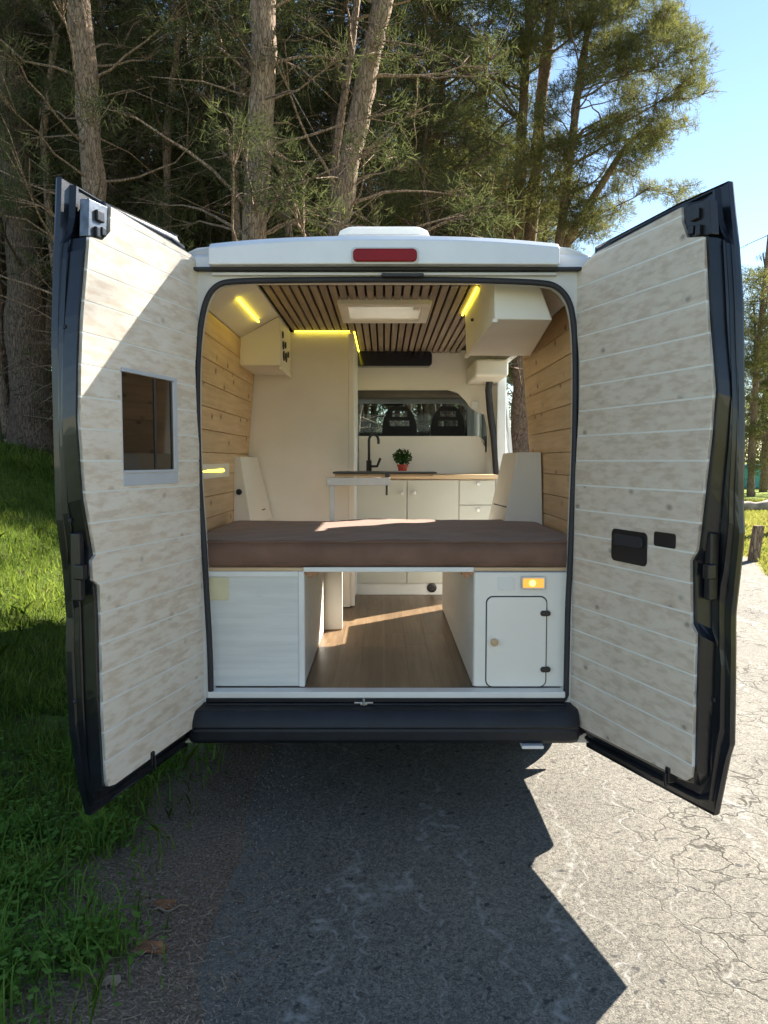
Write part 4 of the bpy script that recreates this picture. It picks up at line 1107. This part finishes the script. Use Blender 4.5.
# second stem from the same root
P2, Rb = px_path([(531,478),(527,400),(530,240),(536,170),(541,100),(547,50),(553,0)], 20.1, 15, .22, .12, 1)
pp_ = []; rr_ = []
for i in range(len(P2)-1):
    for k in range(5): t = k/5; pp_.append(P2[i].lerp(P2[i+1], t)); rr_.append((Rb[i]+(Rb[i+1]-Rb[i])*t)*R2.uniform(.9,1.1))
mb.tube(pp_, rr_, 12)
tree(P[0].copy(), mb, V, 'pine_tree', 'tall twin-stemmed pine with an olive sunlit crown behind the right half of the roof', None, 'bark', 'needles_olive')
P, R = px_path([(552,470),(554,300),(560,240),(571,150),(578,90),(588,30)], 19, 13, .16, .08, 1.2)
cl = crown_px([(560,-60),(650,-60),(668,-10),(690,20),(703,60),(716,85),(706,110),(690,122),(672,132),(655,150),(640,160),(672,178),(694,188),(684,204),(655,203),(622,215),(600,236),(560,225),(540,110),(565,60)], 215, 17.4, 20.6, R2, (.28,.56), holes=[(585,110,22,24),(600,160,15,14),(640,215,18,10),(655,165,14,8)])
mb, V = grow(P, R, cl, 77, ntuft=64, nneed=9, ln=.13, wd=.0125, twigs=14)
lb = [at_y(x, y, 19.0) for x, y in ((557,262),(575,228),(598,190),(622,152),(650,124))]
mb.tube(lb, [.13,.115,.09,.07,.04], 8)
tree(P[0].copy(), mb, V, 'pine_tree', 'slender forked pine whose crown reaches out to the right against the blue sky', None, 'bark', 'needles_olive')

# background trees: five prototypes copied through the wood
protos = []
for k in range(5):
    r_ = random.Random(100+k); H = r_.uniform(11, 14); ln_ = Vector((r_.uniform(-.9,.9), r_.uniform(-.5,.5), 0))
    P = [Vector((0,0,-.3))]
    for i in range(1, 7): P.append(Vector((0,0,H*i/6))+ln_*(i/6)**1.3+Vector((r_.uniform(-.2,.2), r_.uniform(-.2,.2), 0)))
    rr0 = r_.uniform(.10,.17); R = [rr0*1.4]+[rr0*(1-.6*i/6) for i in range(1,7)]
    cl = clumps_round(P, r_, 84, [4.0,4.8,3.6,5.2,4.4][k], H, 2.5, (.3,.62))
    mb, V = grow(P, R, cl, 200+k, ntuft=40, nneed=7, ln=.15, wd=.015, twigs=75, sub=4, trunkseg=9)
    protos.append((mb, V))
LAB = 'slender dark pine among many in the shaded wood behind the van'
spots = []
R3 = random.Random(42)
for i in range(76):
    for tries in range(60):
        Y = R3.uniform(15.5, 36); px = R3.uniform(-70, 470 if Y < 24 else 560); X = (px-384)/F*Y
        if all(math.hypot(X-a, Y-b_) > 1.15 for a, b_ in spots): break
    spots.append((X, Y))
first = {}
def copytree(root, loc, rot, scale):
    r_ = root.copy(); C.objects.link(r_); r_.location = loc; r_.rotation_euler = (0,0,rot); r_.scale = (scale,)*3
    for ch in list(root.children):
        c = ch.copy(); C.objects.link(c); c.parent = r_
    return r_
for i, (X, Y) in enumerate(spots):
    k = i % 5; z = gz(X, Y)
    if k not in first:
        root = tree(Vector((0,0,0)), protos[k][0], protos[k][1], 'pine_tree', LAB, 'dark pines of the wood behind the van', 'bark_dark', 'needles_dark' if k % 2 else 'needles')
        first[k] = root; root.location = (X, Y, z-.05); root.rotation_euler = (0,0,R3.uniform(0,6))
    else: copytree(first[k], (X, Y, z-.05), R3.uniform(0,6.28), R3.uniform(.8,1.15))
r_ = random.Random(333); P = [Vector((r_.uniform(-.12,.12)*i, r_.uniform(-.1,.1), -.3+13.5*i/7)) for i in range(8)]
mb, V = grow(P, [.13,.105,.10,.09,.08,.07,.05,.03], clumps_round(P, r_, 26, 7.5, 13.2, 1.7, (.3,.5)), 334, ntuft=36, nneed=7, ln=.15, wd=.015, twigs=60, trunkseg=9)
slim0 = tree(Vector((0,0,0)), mb, V, 'pine_tree', 'slim bare-stemmed pine standing in the shaded wood behind the van', 'slim bare stems in the wood', 'bark', 'needles_dark')
for i in range(26):
    Y = R3.uniform(14.5, 24); px = -20+i*17.5+R3.uniform(-9, 9); X = (px-384)/F*Y; o = slim0
    if i == 0: o.location = (X, Y, gz(X, Y)); continue
    c_ = copytree(slim0, (X, Y, gz(X, Y)), R3.uniform(0, 6.28), R3.uniform(.8, 1.15))
    c_.rotation_euler = (R3.uniform(-.05,.05), R3.uniform(-.09,.09), R3.uniform(0, 6.28))
# right-hand far pines
far = [(36,17.2),(40,19.6),(46,24.0),(52,25.5),(33,17.8),(60,31.5)]
LF = 'far pine with a pale crown past the right edge of the right door'
for i, (Y, X) in enumerate(far):
    rt = copytree(first[i % 2 * 3 if i % 2 * 3 in first else 0], (X, Y, 0), i*1.3, R3.uniform(.72,.9))
    rt['label'] = LF; rt['group'] = 'far pines right of the right door'

R4 = random.Random(61)
for j, (lab, poly, Y, pth, r0) in enumerate([
  ('pine with a pale airy crown at the right edge, standing over the turquoise pool', [(738,300),(748,276),(766,262),(800,250),(820,300),(815,420),(770,470),(742,460)], 33, [(751,489),(752,440),(757,360),(764,290)], .16),
  ('leaning pine just right of the pale airy one, partly outside the photo', [(760,300),(790,270),(860,240),(880,420),(790,470),(752,450)], 38, [(763,486),(768,440),(779,380),(790,300)], .18)]):
    P, R = px_path(pth, Y, 11, r0, .08, 1.2)
    mb, V = grow(P, R, crown_px(poly, 95, Y-2.2, Y+2.2, R4, (.3,.65)), 500+j, ntuft=26, nneed=7, ln=.20, wd=.026, twigs=16)
    tree(P[0].copy(), mb, V, 'pine_tree', lab, None, 'bark', 'needles_olive')
# pine added out of view: its high limb filters sun on the left door
dv = Vector((sdir0.x, sdir0.y, sdir0.z)); cl = []
for k in range(12):
    q_ = Vector((-.93, 2.75, 2.08))+Vector((R4.uniform(-.12,.12), R4.uniform(-.5,.45), R4.uniform(-.55,.5)))+dv*R4.uniform(16.5, 19.5); cl.append((q_, .50))
P = [Vector((8.7,16.4,-.2)), Vector((8.75,16.3,4)), Vector((8.85,16.2,8)), Vector((9.0,16.0,14.5))]; R = [.2,.15,.12,.06]
for k in range(34): cl.append((Vector((9.4+R4.gauss(0,1.0), 16.2+R4.gauss(0,1.0), R4.uniform(11.6,15))), R4.uniform(.35,.6)))
mb, V = grow(P, R, cl, 901, ntuft=NFILT, nneed=8, ln=.15, wd=.014, twigs=0, sub=3)
tree(P[0].copy(), mb, V, 'pine_tree', 'tall unseen pine added off to the right, one high limb filtering the sun', None, 'bark', 'needles')

# far-off wood: one mass of foliage closing the view
rg = np.random.default_rng(9); n = 2300
ang = rg.uniform(-1.1, .16, n); Yb = rg.uniform(36, 46, n); cx = Yb*np.tan(ang); cz = rg.uniform(.5, 1, n)*0+rg.uniform(0, 1, n)**1.2*15+2.5
ok = ~((ang > .0) & (cz > 9+ rg.uniform(-3,3,n))); cx, Yb, cz = cx[ok], Yb[ok], cz[ok]
m_ = len(cx); cent = np.repeat(np.stack([cx, Yb, cz], 1), 26, 0)+rg.normal(size=(m_*26,3))*np.array([.9,.9,.55])
V = tuft_mesh(cent, np.tile([0,0,.3], (len(cent),1)), rg, 3, .34, .075)
me = np_mesh('distant_wood', V, np.arange(len(V)).reshape(-1,3), 'needles_dark'); o = bpy.data.objects.new('distant_wood', me); C.objects.link(o)
tag(o, 'dense far-off mass of dark woodland foliage closing the view behind the pines', 'woodland', kind='stuff')
# far hedge on the right beyond the lawn
n = 700; cx = rg.uniform(14, 60, n); cy = rg.uniform(62, 72, n); cz = rg.uniform(0, 1, n)**1.3*7
cent = np.repeat(np.stack([cx, cy, cz], 1), 30, 0)+rg.normal(size=(n*30,3))*np.array([.9,.9,.6])
V = tuft_mesh(cent, np.tile([0,0,.3], (len(cent),1)), rg, 3, .4, .10)
me = np_mesh('distant_hedge', V, np.arange(len(V)).reshape(-1,3), 'needles_olive'); o = bpy.data.objects.new('distant_hedge', me); C.objects.link(o)
tag(o, 'pale green line of far foliage beyond the lawn at the right edge', 'foliage', kind='stuff')
# undergrowth of the wood
n = 700; cx = rg.uniform(-24, -1.5, n); cy = rg.uniform(14, 34, n); cz = np.array([gz(a, b_) for a, b_ in zip(cx, cy)])+rg.uniform(.1, 1.6, n)
cent = np.repeat(np.stack([cx, cy, cz], 1), 22, 0)+rg.normal(size=(n*22,3))*np.array([.4,.4,.35])
V = tuft_mesh(cent, np.tile([0,0,.5], (len(cent),1)), rg, 4, .22, .03)
me = np_mesh('undergrowth', V, np.arange(len(V)).reshape(-1,3), 'needles_dark'); o = bpy.data.objects.new('undergrowth', me); C.objects.link(o)
tag(o, 'dark brushy undergrowth between the pine trunks behind the van', 'undergrowth', kind='stuff')

# ================================================================== right side furniture
q = at_z(736,561,0); q = at_y(752.5,561,q.y)
mb = MB(); t0, t1 = Vector((q.x,q.y,-.1)), Vector((q.x+.075,q.y,.545))
for a in (0,): mb.hexa([t0+Vector((-.075,-.05,0)),t0+Vector((.075,-.05,0)),t0+Vector((.075,.05,0)),t0+Vector((-.075,.05,0))], [t1+Vector((-.075,-.05,0)),t1+Vector((.075,-.05,0)),t1+Vector((.07,.05,.0)),t1+Vector((-.07,.05,0))])
tag(mb.build('wooden_post', 'bark', bevel=.012), 'short leaning wooden post in the dry grass beside the road', 'post')
mb = MB(); rl = random.Random(2)
pts = []; rd = []
for i in range(26): pts.append((10.3+i*.22, 23.5+.03*i+rl.uniform(-.05,.05), .12)); rd.append(.17+rl.uniform(-.05,.05))
mb.tube(pts, rd, 10); tag(mb.build('fallen_log', plain('pale_log', (.30,.25,.20), .9, var=.25, vscale=5, bmp=.6, bscale=12), smooth=True), 'pale fallen log lying across the grass beyond the wooden post', 'log')
pl_ = empty('swimming_pool', (21.5,45,0), 'round turquoise above-ground pool behind the far tree trunks', 'pool')
MB().lathe((21.5,45,0), [(2.6,0),(2.65,.1),(2.62,1.15),(2.72,1.2),(2.72,1.3),(2.5,1.3),(2.5,1.0)], 'Z', 40).build('pool_wall', 'turquoise', pl_)
MB().lathe((21.5,45,0), [(2.74,1.16),(2.76,1.30)], 'Z', 40).build('pool_rim', plain('pool_blue', (.03,.22,.48), .4), pl_)

# ================================================================== grass and litter
def blades(name, n, fx, hmin, hmax, wd, m, label, cat, seed, broad=False, cond=None):
    rg = np.random.default_rng(seed); x, y = fx(rg, n)
    if cond is not None:
        k = cond(x, y, rg); x, y = x[k], y[k]
    n = len(x); z = np.array([hgt(a, b_) for a, b_ in zip(x, y)])
    base = np.stack([x, y, z], 1); h = rg.uniform(hmin, hmax, (n,1))*rg.uniform(.5,1,(n,1)); a = rg.uniform(0, 2*PI, n); w = wd*rg.uniform(.6,1.3,(n,1))*(1+.05*y[:,None])
    side = np.stack([np.cos(a), np.sin(a), 0*a], 1); lean = np.stack([rg.normal(size=n), rg.normal(size=n), 0*a], 1)*.35
    if not broad:
        mid = base+np.array([0,0,1])*h*.55+lean*h*.35; tip = base+np.array([0,0,1])*h*(1-.15*np.abs(lean[:,:1]))+lean*h*1.1
        V = np.stack([base-side*w*.5, base+side*w*.5, mid+side*w*.35, tip, mid-side*w*.35], 1).reshape(-1,3)
        i = np.arange(n)*5; Fc = np.stack([i, i+1, i+2, i+3, i+4], 1)
    else:
        c = base+np.array([0,0,1])*h; tl = rg.normal(size=(n,3))*.35; up = np.array([0,0,1])
        f = np.stack([-np.sin(a), np.cos(a), 0*a], 1)
        V = np.stack([c-side*w+tl*w*.5, c-f*w*.8, c+side*w-tl*w*.5, c+f*w*.8], 1).reshape(-1,3); i = np.arange(n)*4; Fc = np.stack([i,i+1,i+2,i+3],1)
    me = np_mesh(name, V, Fc, m); o = bpy.data.objects.new(name, me); C.objects.link(o); tag(o, label, cat, kind='stuff'); return o
def fx_left(rg, n):
    y = 1.2+11.5*rg.random(n)**1.5; x = -(.75+.02*y)-rg.random(n)**1.2*(1.2+.62*y); return x, y
def patchy(x, y, rg, bare=.55):
    e = -1.10-.09*np.sin(y*3.1)-.06*np.sin(y*7.3+1)-.05*np.maximum(0, y-3.5)
    p = np.sin(x*5.1+1.3*np.sin(y*3.3))*np.sin(y*4.7+1.1*np.sin(x*4.1))
    near = (x > e-1.1) & (y < 4.5); return ((x < e) & (~near | (rg.random(len(x)) < .22+.6*p)) | (rg.random(len(x)) < .035)) 
blades('grass', 150000, fx_left, .05, .17, .0050, 'grass', 'green grass covering the verge and bank on the left', 'grass', 1, cond=patchy)
def fx_near(rg, n):
    y = 1.3+3.6*rg.random(n); x = -.85-rg.random(n)*2.4; return x, y
blades('weeds', 42000, fx_near, .008, .055, .009, 'weeds', 'low broad-leaved weeds and clover in the shaded grass at lower left', 'weeds', 2, True, patchy)
rw = np.random.default_rng(33); WC = [(-1.12,1.85),(-1.16,2.2),(-1.3,2.05),(-.92,2.30),(-1.35,2.5),(-1.5,2.9),(-1.15,3.0)]+[(-1.12-1.6*rw.random(), 1.7+2.6*rw.random()) for k in range(26)]
def fx_cl(rg, n):
    k = rg.integers(0, len(WC), n); c = np.array(WC)[k]; r = .10*np.abs(rg.normal(size=n))*(1+.5*(k%3)); a = rg.uniform(0, 2*PI, n); return c[:,0]+r*np.cos(a), c[:,1]+r*np.sin(a)
blades('leafy_weeds', 15000, fx_cl, .03, .12, .011, 'weeds_light', 'brighter green leafy weed rosettes standing out of the shaded grass at lower left', 'weeds', 6, True)
blades('tufted_grass', 9000, fx_cl, .08, .20, .006, 'weeds_light', 'taller pale green grass tufts along the edge of the bare earth', 'grass', 7)
def fx_far(rg, n):
    y = 12+14*rg.random(n); x = -(.3+.75*rg.random(n))*y; return x, y
blades('bank_grass', 40000, fx_far, .1, .25, .012, 'grass', 'longer grass on the bank under the pines at the far left', 'grass', 3)
def fx_right(rg, n):
    y = 8+22*rg.random(n)**1.4; x = y*(.43+.16*rg.random(n)); return x, y
blades('dry_grass', 45000, fx_right, .04, .12, .010, 'drygrass', 'short dry yellow grass beside the road at the right edge', 'grass', 4, cond=lambda x, y, r: x > 4.75+.3*np.maximum(0, y-8.7)+.06*np.sin(y*2.3))
# needle litter and twigs on the bare strip beside the asphalt
rg = np.random.default_rng(15); n = 16000
y = 1.4+5.5*rg.random(n)**1.2; x = -.50-.065*(y-2)-np.abs(rg.normal(size=n))*.33+.10*rg.normal(size=n)+.04
z = np.array([hgt(a, b_) for a, b_ in zip(x, y)])+.010+rg.random(n)*.010
a = rg.uniform(0, 2*PI, n); l = rg.uniform(.002,.016,n)*rg.random(n)**1.5+.002+(rg.random(n)<.06)*.018; w = rg.uniform(.0007,.0022,n)
d = np.stack([np.cos(a), np.sin(a), rg.normal(size=n)*.12], 1); s = np.stack([-np.sin(a), np.cos(a), 0*a], 1); c = np.stack([x,y,z], 1)
V = np.stack([c-d*l[:,None]-s*w[:,None], c-d*l[:,None]+s*w[:,None], c+d*l[:,None]+s*w[:,None], c+d*l[:,None]-s*w[:,None]], 1).reshape(-1,3)
me = np_mesh('needle_litter', V, np.arange(4*n).reshape(-1,4), 'litter'); o = bpy.data.objects.new('needle_litter', me); C.objects.link(o)
tag(o, 'dry needles and wood chips scattered on the bare earth beside the asphalt', 'litter', kind='stuff')
# gravel grit along the broken road edge
gm = MB(); rq = random.Random(8)
for k in range(4500):
    y = 1.5+5*rq.random()**1.2; x = roadedge_l(y)+rq.gauss(.0,.12); r_ = rq.uniform(.0015,.005)
    z = max(hgt(x,y), 0)+.004; vs = [(x+r_*rq.uniform(.6,1.2)*cx_, y+r_*rq.uniform(.6,1.2)*cy_, z+r_*rq.uniform(.5,1)*cz_) for cx_, cy_, cz_ in ((1,0,0),(0,1,0),(-1,0,0),(0,-1,0),(0,0,1),(0,0,-1))]
    gm.add(vs, [(0,1,4),(1,2,4),(2,3,4),(3,0,4),(1,0,5),(2,1,5),(3,2,5),(0,3,5)])
o = gm.build('grit', plain('grit', (.22,.20,.18), .9, var=.4, vscale=60), recalc=False); tag(o, 'loose grey grit along the crumbling asphalt edge', 'gravel', kind='stuff')
def twig(pxy, ln_, ang, r_, label, m='latch_wood'):
    p = at_z(*pxy, .0); z = max(hgt(p.x, p.y), 0)+r_+.006; d = Vector((math.cos(ang), math.sin(ang), 0))
    t = empty('twig', (p.x, p.y, z), label, 'twig')
    pts = [Vector((p.x,p.y,z))+d*ln_*(k/5-.5)+Vector((0,0,.006*math.sin(k*1.7)))+Vector((-d.y,d.x,0))*.012*math.sin(k*2.1+ang) for k in range(6)]
    MB().tube(pts, [r_*(1-.12*k) for k in range(6)], 6).build('stick', m, t, smooth=True)
    MB().tube([pts[3], pts[3]+Vector((-d.y,d.x,.2))*ln_*.18], [r_*.6,r_*.3], 5).build('side_shoot', m, t)
twig((88,898), .16, 2.4, .005, 'pale forked twig lying in the dark grass at lower left', 'litter')
twig((170,912), .12, .3, .006, 'short straw-coloured twig above the orange bark flakes on the dirt strip', 'litter')
twig((148,940), .14, .5, .005, 'pale stick touching the orange bark flake on the dirt strip', 'litter')
for (pxy, s_, lab) in (((166,908), .045, 'upper orange bark flake on the dirt strip beside the asphalt'), ((150,952), .055, 'lower and larger orange bark flake on the dirt strip'), ((112,985), .03, 'pale curled bark flake near the bottom left corner')):
    p = at_z(*pxy, .0); z = hgt(p.x, p.y)+.010; rq2 = random.Random(int(pxy[0])); pts = [(p.x+s_*rq2.uniform(.7,1.1)*math.cos(a_), p.y+s_*.7*rq2.uniform(.6,1.1)*math.sin(a_), z+.008*math.sin(3*a_)) for a_ in [k*PI/4 for k in range(8)]]
    tag(MB().prism(pts, (0,0,.006)).build('bark_flake', plain('bark_flake_orange', (.26,.11,.045), .8, var=.3, vscale=30) if s_ > .035 else 'litter'), lab, 'bark')

# ================================================================== LIGHT
el = math.radians(32.7); az = math.radians(49)      # azimuth measured from +Y towards +X
sdir = Vector((math.sin(az)*math.cos(el), math.cos(az)*math.cos(el), math.sin(el)))
sl = bpy.data.lights.new('sun', 'SUN'); sl.energy = 5.0; sl.angle = math.radians(.5); sl.color = (1., .93, .82)
so_ = bpy.data.objects.new('sun', sl); C.objects.link(so_); so_.rotation_euler = sdir.to_track_quat('Z', 'Y').to_euler(); so_.location = (10,10,20)
w = bpy.data.worlds.new('World'); sc.world = w; w.use_nodes = True; nt = w.node_tree
bg = nt.nodes['Background']; sky = nt.nodes.new('ShaderNodeTexSky'); sky.sky_type = 'NISHITA'; sky.sun_disc = False
sky.sun_elevation = el; sky.sun_rotation = az; sky.air_density = 1.0; sky.dust_density = .0; sky.ozone_density = 1.0
L(nt, sky.outputs[0], bg.inputs[0]); bg.inputs[1].default_value = .053
sc.view_settings.view_transform = 'Standard'; sc.view_settings.look = 'None'; sc.view_settings.gamma = 1; sc.view_settings.use_curve_mapping = False
sc.view_settings.exposure = 2.25
sc.render.engine = 'CYCLES'; sc.cycles.max_bounces = 10; sc.cycles.diffuse_bounces = 6; sc.cycles.transparent_max_bounces = 8; sc.cycles.glossy_bounces = 4
sc.cycles.use_denoising = True; sc.cycles.caustics_reflective = False; sc.cycles.caustics_refractive = False
